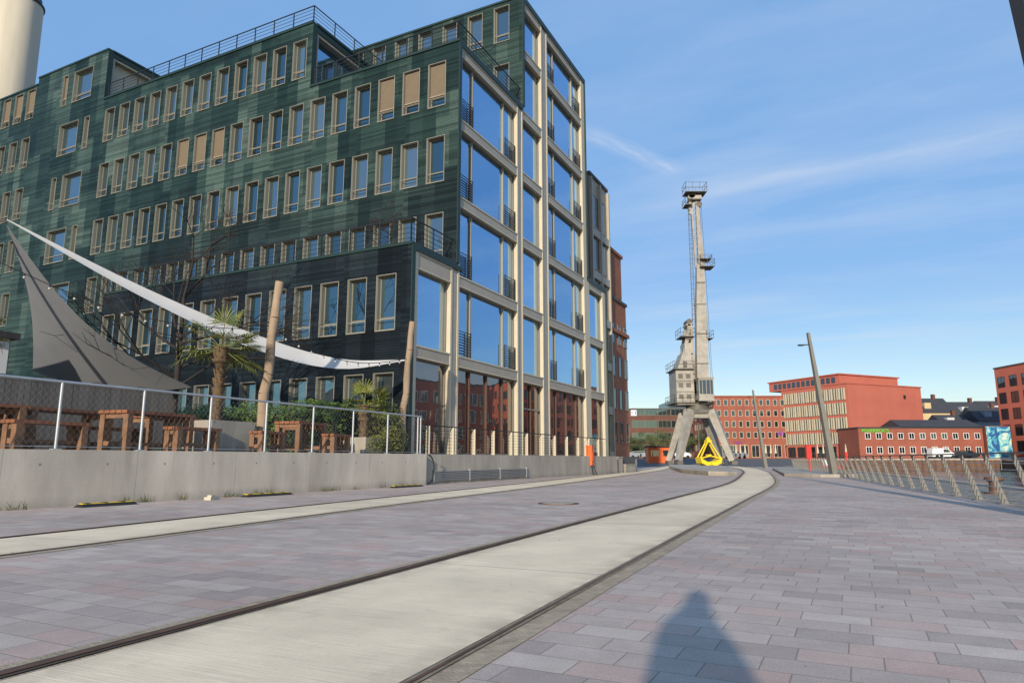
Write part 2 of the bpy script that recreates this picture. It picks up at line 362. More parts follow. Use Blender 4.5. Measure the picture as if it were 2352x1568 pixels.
def ribbon(pts,o0,o1,z,z1=None):
    m=MB(); uv=[]; n=len(pts); L=0; vs=[]
    for i,p in enumerate(pts):
        d=(pts[min(i+1,n-1)]-pts[max(i-1,0)]).normalized(); l=Vector((-d.y,d.x))
        if i: L+=(p-pts[i-1]).length
        a=p+l*o0;b=p+l*o1; vs+=[(a.x,a.y,z),(b.x,b.y,z)]; uv+=[(L,0),(L,o1-o0)]
    m.add(vs,[(2*i,2*i+2,2*i+3,2*i+1) for i in range(n-1)]); m.uv=uv
    return m
A=smooth([(-4.3,-6),(-1.72,0),(-.40,2.98),(.77,5.62),(2.48,9.47),(5.1,15.3),(9.85,26.1),(15.1,40.5),(19,52),(24,69),(29.5,92)])
B=smooth([(-9,-4),(-7.1,1),(-4.85,6.5),(-2.35,13.87),(1.8,25.5),(8.4,45),(12,56),(16.5,72),(22,92)])
for T,wd in ((A,1.62),(B,1.5)):
    structure('track_bed_road',ribbon(T,-.17,wd+.15,.008),[SAND])
    structure('concrete_track_road',ribbon(T,.04,wd-.09,.012),[STRIP])
    structure('rail_groove_ground',ribbon(T,wd-.055,wd+.055,.0145),[GROOVE])
    single('rail',ribbon(T,wd-.03,wd+.02,.019),[RUST],(0,0,0),0,'rusty steel tram rail sunk in the paving','rail','rails of the disused harbour railway')
    structure('rail_groove_ground',ribbon(T,-.035,.03,.0145),[GUTTER])
    single('rail',ribbon(T,-.016,.004,.019),[RUST],(0,0,0),0,'rusty steel tram rail sunk in the paving','rail','rails of the disused harbour railway')
sl=MB(); sl.prism([(10.9,38.6),(11.7,37.6),(12.35,38.2),(17.2,55),(22.4,74),(25,84),(19,84),(15,66),(11.2,46)],0,.24); single('concrete_platform',sl,[CONC2],(0,0,0),0,'low concrete platform between the two tracks','platform')
sl=MB(); sl.prism([(14.3,36.5),(15.2,34.2),(17.2,34.6),(17.4,36.4),(24.5,60),(22.5,60)],0,.16); single('concrete_platform',sl,[CONC2],(0,0,0),0,'low concrete slab beside the curving track','platform')

# ---------------------------------------------------------------- main building
BO=(24.87,15.15,0)
bld=root('office_building',Q(24.87,15.15,0),TH,'dark green tiled office block with stepped terraces and cream-gridded glass front','building')
LZ=[2.0,5.92,9.65,13.37,17.1,20.83,24.5]; WH=2.2
SM,SL,ST_=24.87,21.5,31.7
specs=[]
Wk=lambda k:15.87+1.46*k
for k in range(18):
    specs.append((SM,Wk(k),LZ[4],.93,WH,k in(0,1,2,10,11,12)))
    specs.append((SM,Wk(k),LZ[3],.93,WH,False))
    specs.append((SM,Wk(k),LZ[2],.93,WH,False))
    if k>=6: specs.append((SM,Wk(k),LZ[5],.93,WH,False))
    if k>=14: specs.append((SM,Wk(k),LZ[1],.93,WH,False))
for k in range(13):
    specs.append((SL,Wk(k),LZ[1],.93,WH+.05,False))
    if k<11: specs.append((SL,Wk(k),LZ[0],.93,WH,False))
for lv,sw in ((6,0),(5,1),(4,0),(3,1),(2,0)):
    if sw: specs+= [(SM,43.3,LZ[lv],.5,WH,False),(SM,44.5,LZ[lv],2.0,WH,False)]
    else: specs+= [(SM,43.5,LZ[lv],2.0,WH,False),(SM,46.2,LZ[lv],.5,WH,lv==6)]
    for j in range(4): specs.append((SM,50.0+1.5*j,LZ[lv],.93,WH,lv==6))
tall=[]
for k in range(9):
    tall.append((ST_,16.0+1.75*k,LZ[6],.95,WH,False))
    if k<5: tall.append((ST_,16.0+1.75*k,LZ[5],.95,WH,False))
def wallS(mb,S,W0,W1,z0,z1,rects,m=0):
    rects=[r for r in rects if r[0]>=W0-.01 and r[1]<=W1+.01 and r[2]>=z0-.01 and r[3]<=z1+.01]
    zs=sorted(set([z0,z1]+[r[2] for r in rects]+[r[3] for r in rects]))
    for i in range(len(zs)-1):
        a,b=zs[i],zs[i+1]; mid=(a+b)/2
        hs=sorted([(r[0],r[1]) for r in rects if r[2]<mid<r[3]])
        c=W0
        for h0,h1 in hs+[(W1,W1)]:
            if h0>c+1e-4: mb.quad((S,h0,a),(S,c,a),(S,c,b),(S,h0,b),m)
            c=max(c,h1)
R=lambda L,S:[(s[1],s[1]+s[3],s[2],s[2]+s[4]) for s in L if s[0]==S]
WL=24.25
wm=MB()
rM=R(specs,SM)
wallS(wm,SM,15.15,WL,9.3,20.1,rM); wallS(wm,SM,WL,34.4,9.3,23.85,rM)
wallS(wm,SM,34.4,42.0,1.0,23.85,rM); wallS(wm,SM,42.0,49.8,1.0,27.4,rM); wallS(wm,SM,49.8,64,1.0,26.9,rM)
wallS(wm,SL,15.15,34.5,1.0,9.3,R(specs,SL))
wallS(wm,ST_,15.15,42,20.1,26.95,R(tall,ST_))
wm.quad((SL,34.5,1),(SM,34.5,1),(SM,34.5,9.3),(SL,34.5,9.3))
wm.box(41.6,41.75,15.6,40,12.7,26.95)
wm.box(45.2,45.35,15.6,40,1,12.7)
wm.quad((SM,64,1),(40,64,1),(40,64,26.9),(SM,64,26.9))
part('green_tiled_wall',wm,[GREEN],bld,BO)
def endwall(W,S0,S1,z0,z1,mglass):
    ew=MB()
    ew.box(S0,S0+.35,W,W+.5,z0,z1,0); ew.box(S1-.35,S1,W,W+.5,z0,z1,0); ew.box(S0+.35,S1-.35,W+.002,W+.5,z1-.35,z1,0)
    a0,a1=S0+.35,S1-.35
    ew.box(a0,a0+.15,W+.05,W+.5,z0,z1-.35,1); ew.box(a1-.15,a1,W+.05,W+.5,z0,z1-.35,1); ew.box(a0+.15,a1-.15,W+.06,W+.5,z1-.5,z1-.35,1)
    ew.quad((a0+.15,W+.45,z0),(a1-.15,W+.45,z0),(a1-.15,W+.45,z1-.5),(a0+.15,W+.45,z1-.5),mglass)
    part('end_wall',ew,[CAP,BRONZE,GLASS_R,CREAM],bld,BO)
endwall(WL,SM+.003,31.7,20.1,23.85,2); endwall(42.0,SM+.003,33,23.85,27.4,3)
rf=MB()
rf.quad((SL,15.5,9.1),(SM,15.5,9.1),(SM,34.5,9.1),(SL,34.5,9.1))
rf.quad((SM,15.5,19.95),(ST_,15.5,19.95),(ST_,24.3,19.95),(SM,24.3,19.95))
rf.quad((SM,24.5,23.6),(ST_+4,24.5,23.6),(ST_+4,42,23.6),(SM,42,23.6))
rf.quad((SM,42.4,27.1),(38,42.4,27.1),(38,49.8,27.1),(SM,49.8,27.1)); rf.quad((SM,49.8,26.7),(38,49.8,26.7),(38,64,26.7),(SM,64,26.7))
rf.quad((ST_,15.5,26.8),(41.6,15.5,26.8),(41.6,42,26.8),(ST_,42,26.8)); rf.quad((41.6,15.5,12.5),(45.2,15.5,12.5),(45.2,40,12.5),(41.6,40,12.5))
part('roof',rf,[ROOF],bld,BO)
cp=MB()
def cap(S0,S1,W0,W1,z): cp.box(S0,S1,W0,W1,z,z+.12)
cap(SL-.06,SL+.25,15.1,34.5,9.3); cap(SM-.06,SM+.25,15.1,WL,20.1); cap(SM-.06,SM+.25,WL,42.0,23.85); cap(SM-.06,SM+.25,42.0,49.8,27.4); cap(SM-.06,SM+.25,49.8,64,26.9)
cap(ST_-.06,ST_+.25,15.1,42,26.95)
cap(SL+.25,SM,15.1,15.4,9.3); cap(SM+.25,ST_,15.1,15.4,20.1); cap(ST_+.25,41.75,15.1,15.4,26.95); cap(41.76,45.35,15.1,15.4,12.7)
cap(SM+.25,31.7,WL-.05,WL+.4,23.85); cap(SM+.25,33,41.95,42.5,27.4)
for S0,z0,z1 in ((SL,1.0,9.3),(SM,9.42,20.1),(ST_,20.22,26.95)):
    cp.box(S0+.003,S0+.22,15.1,15.7,z0,z1)
cp.box(SL+.22,SM+.5,15.1,15.7,9.1,9.3); cp.box(SM+.22,ST_+.0,15.1,15.7,19.93,20.1); cp.box(ST_+.22,41.75,15.1,15.7,26.75,26.95); cp.box(41.57,41.75,15.1,15.7,12.82,26.75); cp.box(41.76,45.35,15.1,15.7,12.53,12.7); cp.box(45.17,45.35,15.1,15.7,1,12.53)
part('coping',cp,[CAP],bld,BO)
fb=MB()
FY0,FY1=15.16,15.60
GY=15.36
bands=[(4.83,5.33),(8.42,8.92),(12.12,12.62),(15.86,16.36),(19.5,20.0),(23.3,23.8),(26.3,26.75)]
bays=[(22.0,24.5,0,2),(25.2,31.05,0,5),(31.75,34.3,0,7),(35.2,41.0,0,7),(41.95,44.6,0,3)]
for s0,s1,z0,zz in ((SL+.22,22.0,1.1,9.1),(24.5,25.2,1.1,9.1),(SM+.22,25.2,9.3,19.93),(31.05,31.75,1.1,20.1),(ST_+.05,31.75,20.1,26.75),(34.3,35.2,1.1,26.75),(41.0,41.57,1.1,26.75),(41.57,41.95,1.1,12.53),(44.6,45.17,1.1,12.53)):
    w_=s1-s0
    if w_>.6:
        fb.box(s0,s0+.13,FY0,FY1,z0,zz,0); fb.box(s1-.13,s1,FY0,FY1,z0,zz,0); fb.box(s0+.13,s1-.13,FY0+.03,FY1,z0,zz,1)
    else: fb.box(s0,s1,FY0,FY1,z0,zz,0)
for i,(z0,z1) in enumerate(bands):
    for (a,b,_,n) in bays:
        if n>i:
            if i==1 and a==22.0: z1_=9.1
            elif i==4 and a==25.2: z1_=19.93
            elif i==2 and a==41.95: z1_=12.53
            else: z1_=z1
            fb.box(a,b,FY0+.025,FY1,z0,z1_-.06,1)
            fb.box(a,b,FY0-.01,FY1,z1_-.06,z1_,0)
            fb.box(a,b,FY0+.01,FY0+.025,z0,z0+.05,0)
fb.box(SL+.22,45.17,FY0+.02,FY1,1.0,1.1,1)
part('cream_facade_grid',fb,[CREAM,BRONZE],bld,BO)
cache={}
CREAMF=P('beige_window_frame',(.185,.172,.14),.45,0,.05)
REVEAL=P('beige_reveal',(.225,.21,.17),.5,0,.05)
def winmesh(w,h,blind):
    key=(w,h,blind)
    if key in cache: return cache[key]
    m=MB(); D=.27
    m.box(-.025,.02,-.025,0,-.025,h+.025,0); m.box(-.025,.02,w,w+.025,-.025,h+.025,0); m.box(-.025,.02,0,w,h,h+.025,0); m.box(-.05,.02,0,w,-.035,0,0)
    m.box(.02,D,0,.02,0,h,1); m.box(.02,D,w-.02,w,0,h,1); m.box(.02,D,.02,w-.02,h-.02,h,2); m.box(-.02,D,.02,w-.02,0,.02,1)
    x0,x1=D-.06,D
    m.box(x0,x1,.02,.07,.02,h-.02,3); m.box(x0,x1,w-.07,w-.02,.02,h-.02,3); m.box(x0,x1,.07,w-.07,h-.07,h-.02,3); m.box(x0,x1,.07,w-.07,.02,.08,3)
    m.box(x0-.01,x1,.07,w-.07,.50,.56,3)
    m.box(.0,.02,.02,w-.02,.42,.445,0)
    m.quad((D-.02,w-.07,.08),(D-.02,.07,.08),(D-.02,.07,h-.07),(D-.02,w-.07,h-.07),4)
    if blind:
        z=h-.05
        while z>.62: m.add([(.10,.03,z),(.10,w-.03,z),(.15,w-.03,z-.055),(.15,.03,z-.055)],[(0,1,2,3)],5); z-=.062
        m.box(.08,.16,.03,w-.03,.56,.61,5)
    me=m.mesh('window',[TRIM,REVEAL,FRAME,CREAMF,GLASS_L,BLIND])
    cache[key]=me; return me
allw=specs+tall
allw.sort(key=lambda s:(Vector((s[0],s[1],s[2]))-Vector((0,8,1))).length if s[2]>5 else 99)
rest=MB()
for i,s in enumerate(allw):
    me=winmesh(s[3],s[4],s[5])
    loc=Vector((s[0],s[1],s[2]))-Vector(BO)
    if i<72 or s[5]:
        o=link(bpy.data.objects.new('window',me),bld); o.location=loc
        if s[5]: o['label']='window with beige slatted blind lowered'
    else:
        rest.add([v.co+loc for v in me.vertices],[],0)
        base=len(rest.v)-len(me.vertices)
        for p in me.polygons: rest.f.append([base+k for k in p.vertices]); rest.m.append(p.material_index); rest.s.append(False)
o=part('window',rest,list(winmesh(.93,WH,False).materials),bld); o['kind']='stuff'
CURTG=glassmat('curtained_glass',(.42,.55,.66),(.30,.31,.26),.42)
DOORF=P('red_brown_door_frame',(.10,.05,.035),.5,0,.1)
def baymesh(w,h,door=False,ground=False):
    m=MB(); f=.06
    m.box(0,f,0,.12,0,h,0); m.box(w-f,w,0,.12,0,h,0); m.box(f,w-f,0,.12,h-f,h,0); m.box(f,w-f,0,.12,0,f,0)
    cols=[f,w-f]
    if w>4: cols=[f,1.3,w-1.3,w-f]
    elif door: cols=[f,w/2,w-f]
    fm=4 if ground else 2
    for c in cols[1:-1]: m.box(c-.035,c+.035,-.03,.11,f,h-f,fm)
    if ground and w>4:
        for c in (1.3+(w-2.6)/2,): m.box(c-.03,c+.03,-.02,.11,f,h-f,4)
    if door: m.box(f,w-f,-.01,.11,2.35,2.43,2)
    m.quad((f,.08,f),(w-f,.08,f),(w-f,.08,h-f),(f,.08,h-f),5 if ground else 1)
    if not ground:
        m.quad((w-f-.34,.079,f),(w-f-.02,.079,f),(w-f-.02,.079,h-f),(w-f-.34,.079,h-f),3)
    return m
def raily(w,x0,x1):
    m=MB()
    for k in range(9): m.box(x0,x1,-.10,-.07,.12+k*.125,.15+k*.125)
    m.box(x0,x0+.03,-.11,-.06,.05,1.2); m.box(x1-.03,x1,-.11,-.06,.05,1.2)
    return m
zlo=[1.1]+[b[1] for b in bands]; 
bm={}
for (a,b,n0,n) in bays:
    for L in range(n):
        z0=zlo[L]; z1=bands[L][0]; w_=b-a; key=(round(w_,2),round(z1-z0,2),L==0 and a==31.75,L==0)
        if key not in bm: bm[key]=baymesh(w_,z1-z0,key[2],key[3]).mesh('glazed_bay',[FRAME,GLASS_R,TRIM,CURTG,DOORF,GLASS_G])
        o=link(bpy.data.objects.new('door' if key[2] else 'window',bm[key]),bld); o.location=Vector((a,GY,z0))-Vector(BO)
        if w_>4 and L>0:
            kk=round(w_,2)
            if ('r',kk) not in bm:
                bm[('r',kk)]=[raily(w_,.08,1.25).mesh('balcony_rail',[DARK]),raily(w_,w_-1.25,w_-.08).mesh('balcony_rail',[DARK])]
            for me in bm[('r',kk)]: link(bpy.data.objects.new('balcony_rail',me),o)
def railing(p,q,h=1.05,step=1.5,nw=5,r=.018,post=.045):
    mb=MB()
    p=Vector(p);q=Vector(q);L=(q-p).length;n=max(1,round(L/step))
    for i in range(n+1):
        a=p.lerp(q,i/n); mb.box(a.x-post/2,a.x+post/2,a.y-post/2,a.y+post/2,a.z,a.z+h)
    u=Vector((0,0,1))
    mb.beam(p+u*h,q+u*h,.05,.04)
    for k in range(1,nw): mb.beam(p+u*h*k/nw,q+u*h*k/nw,r,r)
    part('terrace_railing',mb,[DARK],bld,BO)
railing((SL+.15,15.3,9.42),(SL+.15,34,9.42)); railing((SL+.15,15.3,9.42),(SM,15.3,9.42))
railing((SM+.15,15.3,20.22),(SM+.15,24.1,20.22)); railing((SM+.15,15.3,20.22),(ST_,15.3,20.22))
railing((SM+.15,24.4,23.97),(SM+.15,41.8,23.97)); railing((SM+.15,24.4,23.97),(ST_,24.4,23.97))

def simplebld(name,label,S0,S1,W0,W1,z1,mat,wins,frame='Q',z0=0,mats2=(FRAME,GLASS_R),rot=None,roofm=None,cat='building'):
    L=Q(S0,W0,z0) if frame=='Q' else Vector((S0,W0,z0)); r=TH if frame=='Q' else (rot or 0)
    rt=root(name,L,r,label,cat)
    m=MB(); w_,d_,h=S1-S0,W1-W0,z1-z0
    m.box(0,w_,0,d_,0,h); part('wall',m,[mat],rt)
    m=MB(); m.box(-.12,w_+.12,-.12,d_+.12,h,h+.25); part('roof',m,[roofm or ROOF],rt)
    cachew={}
    for (face,u,z,ww,hh) in wins:
        k=(face,ww,hh)
        if k not in cachew:
            q=MB(); t=.08
            if face=='x':
                q.box(0,ww,-.05,.02,0,t,0);q.box(0,ww,-.05,.02,hh-t,hh,0);q.box(0,t,-.05,.02,t,hh-t,0);q.box(ww-t,ww,-.05,.02,t,hh-t,0)
                if ww>.9:
                    nn=max(2,round(ww/1.1))
                    for i in range(1,nn): q.box(ww*i/nn-.03,ww*i/nn+.03,-.04,.02,t,hh-t,0)
                q.quad((t,-.015,t),(ww-t,-.015,t),(ww-t,-.015,hh-t),(t,-.015,hh-t),1)
            else:
                q.box(-.05,.02,0,ww,0,t,0);q.box(-.05,.02,0,ww,hh-t,hh,0);q.box(-.05,.02,0,t,t,hh-t,0);q.box(-.05,.02,ww-t,ww,t,hh-t,0)
                if ww>.9: q.box(-.04,.02,ww/2-.04,ww/2+.04,t,hh-t,0)
                q.quad((-.015,ww-t,t),(-.015,t,t),(-.015,t,hh-t),(-.015,ww-t,hh-t),1)
            cachew[k]=q.mesh('window',list(mats2))
        o=link(bpy.data.objects.new('window',cachew[k]),rt); o.location=(u,0,z) if face=='x' else (0,u,z)
    return rt
wn=[('x',.45,1.7+3.4*k,3.2,2.7) for k in range(6)]+[('y',.8+2.6*j,1.7+3.4*k,1.8,2.6) for k in range(6) for j in range(3)]
GLBR=glassmat('bronze_glass',(.36,.40,.42),(.02,.018,.014),.5)
nb=simplebld('office_building','slim grey-beige and bronze office block behind the green building',47.5,51.6,17.0,30,22.7,P('bronze_cladding',(.34,.30,.225),.5,.1,.1),wn,mats2=(BRONZE,GLBR))
m=MB()
for k in range(6): m.box(.15,3.95,-.2,-.06,.9+3.4*k,1.5+3.4*k)
for x in (-.1,1.95,3.95): m.box(x,x+.2,-.24,-.001,0,22.5)
part('facade_fin',m,[BRONZE],nb)
wn=[('x',.5+1.6*j,2.2+2.7*k,.9,1.7) for k in range(4) for j in range(3)]+[('y',1+2*j,2.2+2.7*k,.9,1.7) for k in range(4) for j in range(3)]
b3=simplebld('brick_warehouse','old orange brick warehouse with stepped gable',52.2,56.8,17.2,36,14.0,BRORG,wn,mats2=(FRAME,GLASSD))
m=MB(); m.box(0.1,3.9,.1,17,14.26,18.2); m.box(-.05,4.05,-.05,17.2,18.2,18.45); m.box(-.1,4.8,-.22,-.001,11.2,11.5); part('gable_storey',m,[BRORG],b3)

ch=root('chimney',(-63.9,80,0),0,'tall pale concrete chimney with rust streaks and dark rim','chimney')
CH=P('chimney_render',(.50,.46,.37),.8,0,.3,.35,0,40,(1,1,.12))
m=MB(); m.cyl((0,0,0),(0,0,59),3.0,2.55,40); part('shaft',m,[CH],ch)
m=MB(); m.cyl((0,0,59),(0,0,60.2),2.3,2.3,32); m.cyl((0,0,59),(0,0,59.25),2.7,2.7,32)
for a in range(5): m.cyl((2.4*math.cos(a*1.26),2.4*math.sin(a*1.26),59.2),(2.4*math.cos(a*1.26),2.4*math.sin(a*1.26),61),.05,.05,5)
part('rim',m,[DARK],ch)

# ---------------------------------------------------------------- walls in front of the building
ZP=1.08
m=MB(); m.box(-6,20.6,13.65,13.95,0,ZP); 
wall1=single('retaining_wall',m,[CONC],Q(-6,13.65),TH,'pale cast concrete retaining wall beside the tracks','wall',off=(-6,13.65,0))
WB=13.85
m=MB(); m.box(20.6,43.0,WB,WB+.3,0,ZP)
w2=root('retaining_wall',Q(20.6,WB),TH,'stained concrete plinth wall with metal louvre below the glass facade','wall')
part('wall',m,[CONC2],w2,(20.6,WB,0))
m=MB(); m.box(21.3,29.2,WB-.03,WB-.001,.10,.50,1)
for k in range(6): m.add([(21.35,WB-.03,.13+k*.06),(29.15,WB-.03,.13+k*.06),(29.15,WB-.07,.155+k*.06),(21.35,WB-.07,.155+k*.06)],[(0,1,2,3)],0); m.box(21.35,29.15,WB-.07,WB-.055,.15+k*.06,.165+k*.06,0)
for s in (21.3,23.9,26.5,29.15): m.box(s,s+.05,WB-.08,WB,.08,.52,0)
part('louvre',m,[GALV,CONC2],w2,(20.6,WB,0))
m=MB(); m.box(-6,24.87,13.95,40,0,ZP-.02); m.box(24.87,48,WB+.3,15.2,0,ZP-.02)
structure('terrace_ground',m,[ASPH],rot=TH)
for s0,s1,wd,h in ((43.6,44.6,14.0,1.0),(45.0,47.2,13.9,.5),(47.6,50.0,14.6,.9)):
    m=MB(); m.box(0,s1-s0,0,.9,0,h); m.box(-.03,s1-s0+.03,-.03,.93,h,h+.06); single('concrete_block',m,[CONC2],Q(s0,wd),TH,'pale concrete block seat at the end of the terrace','concrete block','concrete blocks along the terrace end')
m=MB(); pr=None
for i in range(15):
    a=-math.pi/2+math.pi*i/14; p=Vector((20.62+.45*math.cos(a)*.9,13.6,.55+.5*math.sin(a)))
    if pr: m.cyl(pr,p,.025,.025,6)
    pr=p
single('hose',m,[BLACK],Q(20.6,13.6),TH,'black hose arched at the end of the concrete wall','hose',off=(20.6,13.6,0))
rt=root('mesh_fence',Q(-6,13.8,ZP),TH,'galvanised railing with wire mesh on the concrete wall','fence')
S=2.73
m=MB(); m.cyl((0,0,0),(0,0,1.30),.03,.03,8); m.box(-.08,.08,-.06,.06,0,.02); pme=m.mesh('post',[GALV])
while S<20.5: 
    o=link(bpy.data.objects.new('post',pme),rt); o.location=(S+6,0,0); S+=1.75
o=link(bpy.data.objects.new('post',pme),rt); o.location=(26.4,0,0)
m=MB(); m.cyl((8.5,0,1.31),(26.4,0,1.31),.028,.028,8); part('top_rail',m,[GALV],rt)
m=MB(); x=7.4; H=1.24; m.cyl((8.5,0,.06),(26.4,0,.06),.006,.006,5)
while x<27.6:
    for sg in (1,-1):
        a0,a1=x,x+sg*H*.8
        lo,hi=8.6,26.4
        ta,tb=(lo-a0)/(a1-a0),(hi-a0)/(a1-a0)
        t0=max(0,min(ta,tb)); t1=min(1,max(ta,tb))
        if t1-t0>.02: m.beam((a0+(a1-a0)*t0,.002*sg,.04+H*.96*t0),(a0+(a1-a0)*t1,.002*sg,.04+H*.96*t1),.0013,.0013)
    x+=.13
part('wire_mesh',m,[GALV],rt)
rt=root('railing',Q(20.9,WB+.1,ZP),TH,'slim cream railing with horizontal wires along the plinth','railing')
m=MB(); m.box(0,.03,-.08,.08,0,1.02); pme=m.mesh('post',[CREAM]); S=.2
while S<20: o=link(bpy.data.objects.new('post',pme),rt); o.location=(S,0,0); S+=1.68
m=MB(); m.box(0,20,-.03,.03,1.02,1.06)
for k in range(7): m.beam((0,0,.12+k*.125),(20,0,.12+k*.125),.012,.012)
part('wire',m,[DARK],rt)

# ---------------------------------------------------------------- terrace things
def pole(S,W,topS,topW,zt,r,label):
    m=MB(); n=9; pr=None
    for i in range(n+1):
        t=i/n; p=Vector((0,0,0)).lerp(Vector((topS-S,topW-W,zt-ZP)),t)+Vector((math.sin(i*1.7)*.03,math.cos(i*2.3)*.03,0)); rr_=r*(1-.18*t)*(1+.06*math.sin(i*2.9))
        if pr is not None: m.cyl(pr,p,pr_r,rr_,12,0,i==n)
        pr=p;pr_r=rr_
    single('wooden_pole',m,[WOOD],Q(S,W,ZP),TH,label,'pole','wooden poles holding the sun sails')
pole(14.6,15.5,14.85,15.3,6.2,.15,'tall weathered wooden pole beside a timber table')
pole(20.3,14.6,20.5,14.35,5.9,.13,'weathered wooden pole holding the sail corner by the hedge')
def loft(name,L,Rr,label,mat,n=16):
    m=MB(); k=len(L)
    vs=[]
    for a,b in zip(L,Rr):
        for j in range(n+1):
            t=j/n; p=Vector(a).lerp(Vector(b),t); p.z-=math.sin(math.pi*t)*.10*(Vector(a)-Vector(b)).length*.6; vs.append(p)
    m.add(vs,[(i*(n+1)+j,i*(n+1)+j+1,(i+1)*(n+1)+j+1,(i+1)*(n+1)+j) for i in range(k-1) for j in range(n)],0,True)
    return single(name,m,[mat],Q(10.6,22,0),TH,label,'sun sail',off=(10.6,22,0))
def smooth3(pts,n=6):
    out=[];P_=[Vector(p) for p in pts];P_=[2*P_[0]-P_[1]]+P_+[2*P_[-1]-P_[-2]]
    for i in range(1,len(P_)-2):
        a,b,c,d=P_[i-1:i+3]
        for k in range(n):
            t=k/n; out.append(.5*((2*b)+(c-a)*t+(2*a-5*b+4*c-d)*t*t+(-a+3*b-3*c+d)*t**3))
    out.append(P_[-2]);return out
top=[];bot=[]
for f,z in ((0,7.9),(.3,6.24),(.58,4.98),(.8,4.37),(1,4.5)):
    S=10.6+9.9*f;W=22-7.5*f; top.append((S,W,z)); wd=(math.sin(math.pi*f**1.35))**.9 if 0<f<1 else 0
    bot.append((S-.45*wd,W-.3*wd,z-.5*wd-.03))
loft('sun_sail',smooth3(top),smooth3(bot),'long white sun sail sagging between mast and pole',SAILW,6)
Aq=Vector((10.6,22,7.75));Bq=Vector((14.5,27,4.1));Cq=Vector((15.8,20,3.3))
Ls=[];Rs=[]
for i in range(19):
    t=i/18; s=math.sin(math.pi*t)
    Ls.append(Aq.lerp(Bq,t)+Vector((.1,-.3,.1))*s); Rs.append(Aq.lerp(Cq,t)+(Bq-Cq).normalized()*.45*s+Vector((0,0,-.6*s)))
loft('sun_sail',Ls,Rs,'large grey sun sail, shade in its colour, hanging low over the beer garden',SAILG,14)
m=MB(); m.cyl((10.1,22.4,ZP),(10.2,22.35,8.1),.13,.11,10,0); m.cyl((10.2,22.35,7.5),(10.2,22.35,8.2),.17,.17,10,1); m.beam((10.2,22.35,7.9),(10.6,22,7.8),.05,.05,1)
single('wooden_pole',m,[WOOD,DARK],Q(10.1,22.4,ZP),TH,'tall mast with dark collar holding both sails','pole','wooden poles holding the sun sails',off=(10.1,22.4,ZP))
m=MB(); ends=[(9.1,19,5.8),(14.8,15.4,4.75),(20.45,14.4,4.55)]
for a,b in zip(ends[:-1],ends[1:]):
    a=Vector(a);b=Vector(b);pr=a
    for i in range(1,25):
        t=i/24;p=a.lerp(b,t);p.z-=.55*math.sin(math.pi*t)
        m.cyl(pr,p,.012,.012,4,0,False)
        if i%2==0: m.cyl(p,p-Vector((0,0,.07)),.02,.02,5,0); m.sphere(p-Vector((0,0,.10)),.035,1,7,5)
        pr=p
BULB=P('frosted_bulb',(.45,.43,.38),.3,0,.05)
single('string_lights',m,[BLACK,BULB],Q(9.1,19,0),TH,'string of unlit bulbs hung between the wooden poles','string lights',off=(9.1,19,0))

def picnic(S,W,rot,L,label,kind='table'):
    rt=root('picnic_table' if kind=='table' else 'bench',Q(S,W,ZP),TH+rot,label,kind,'timber tables and benches on the terrace')
    H=.92 if kind=='table' else .58; wd=.85 if kind=='table' else .42
    m=MB(); nb=5 if kind=='table' else 3; bw=wd/nb
    for i in range(nb): m.box(-L/2,L/2,-wd/2+i*bw+.008,-wd/2+(i+1)*bw-.008,H-.07,H)
    part('table_top' if kind=='table' else 'seat',m,[TIMBER],rt)
    for sx in (-1,1):
        for sy in (-1,1):
            m=MB(); x=sx*(L/2-.12);y=sy*(wd/2-.08); m.box(x-.07,x+.07,y-.07,y+.07,0,H-.07); part('leg',m,[TIMBER2],rt)
    m=MB()
    for sx in (-1,1):
        x=sx*(L/2-.12); m.box(x-.045,x+.045,-wd/2+.15,wd/2-.15,H-.18,H-.072); m.box(x-.045,x+.045,-wd/2+.15,wd/2-.15,.12,.22)
    m.box(-L/2+.165,L/2-.165,-.04,.04,.13,.21); part('cross_beam',m,[TIMBER2],rt)
    return rt
picnic(10.9,15.2,.15,2.1,'red-brown timber picnic table by the railing')
picnic(9.3,16.0,.15,2.1,'red-brown timber picnic table by the railing')
picnic(11.6,14.5,.15,1.5,'small timber bench beside the picnic table','bench')
picnic(10.6,16.3,.15,1.9,'long timber bench beside the picnic table','bench')
picnic(12.2,16.4,.15,1.9,'red-brown timber picnic table near the planter')
picnic(8.3,14.7,.1,1.6,'brown timber bench close to the railing','bench')
picnic(7.2,15.6,.1,2.0,'timber picnic table at the terrace edge')
picnic(15.9,15.1,.2,1.6,'timber picnic table next to the tall pole')
picnic(16.7,14.4,.2,1.1,'short brown timber bench beside the table','bench')
picnic(14.2,14.7,.2,1.2,'short brown timber bench beside the pole','bench')
picnic(17.2,16.2,.2,1.5,'timber picnic table in front of the hedge')
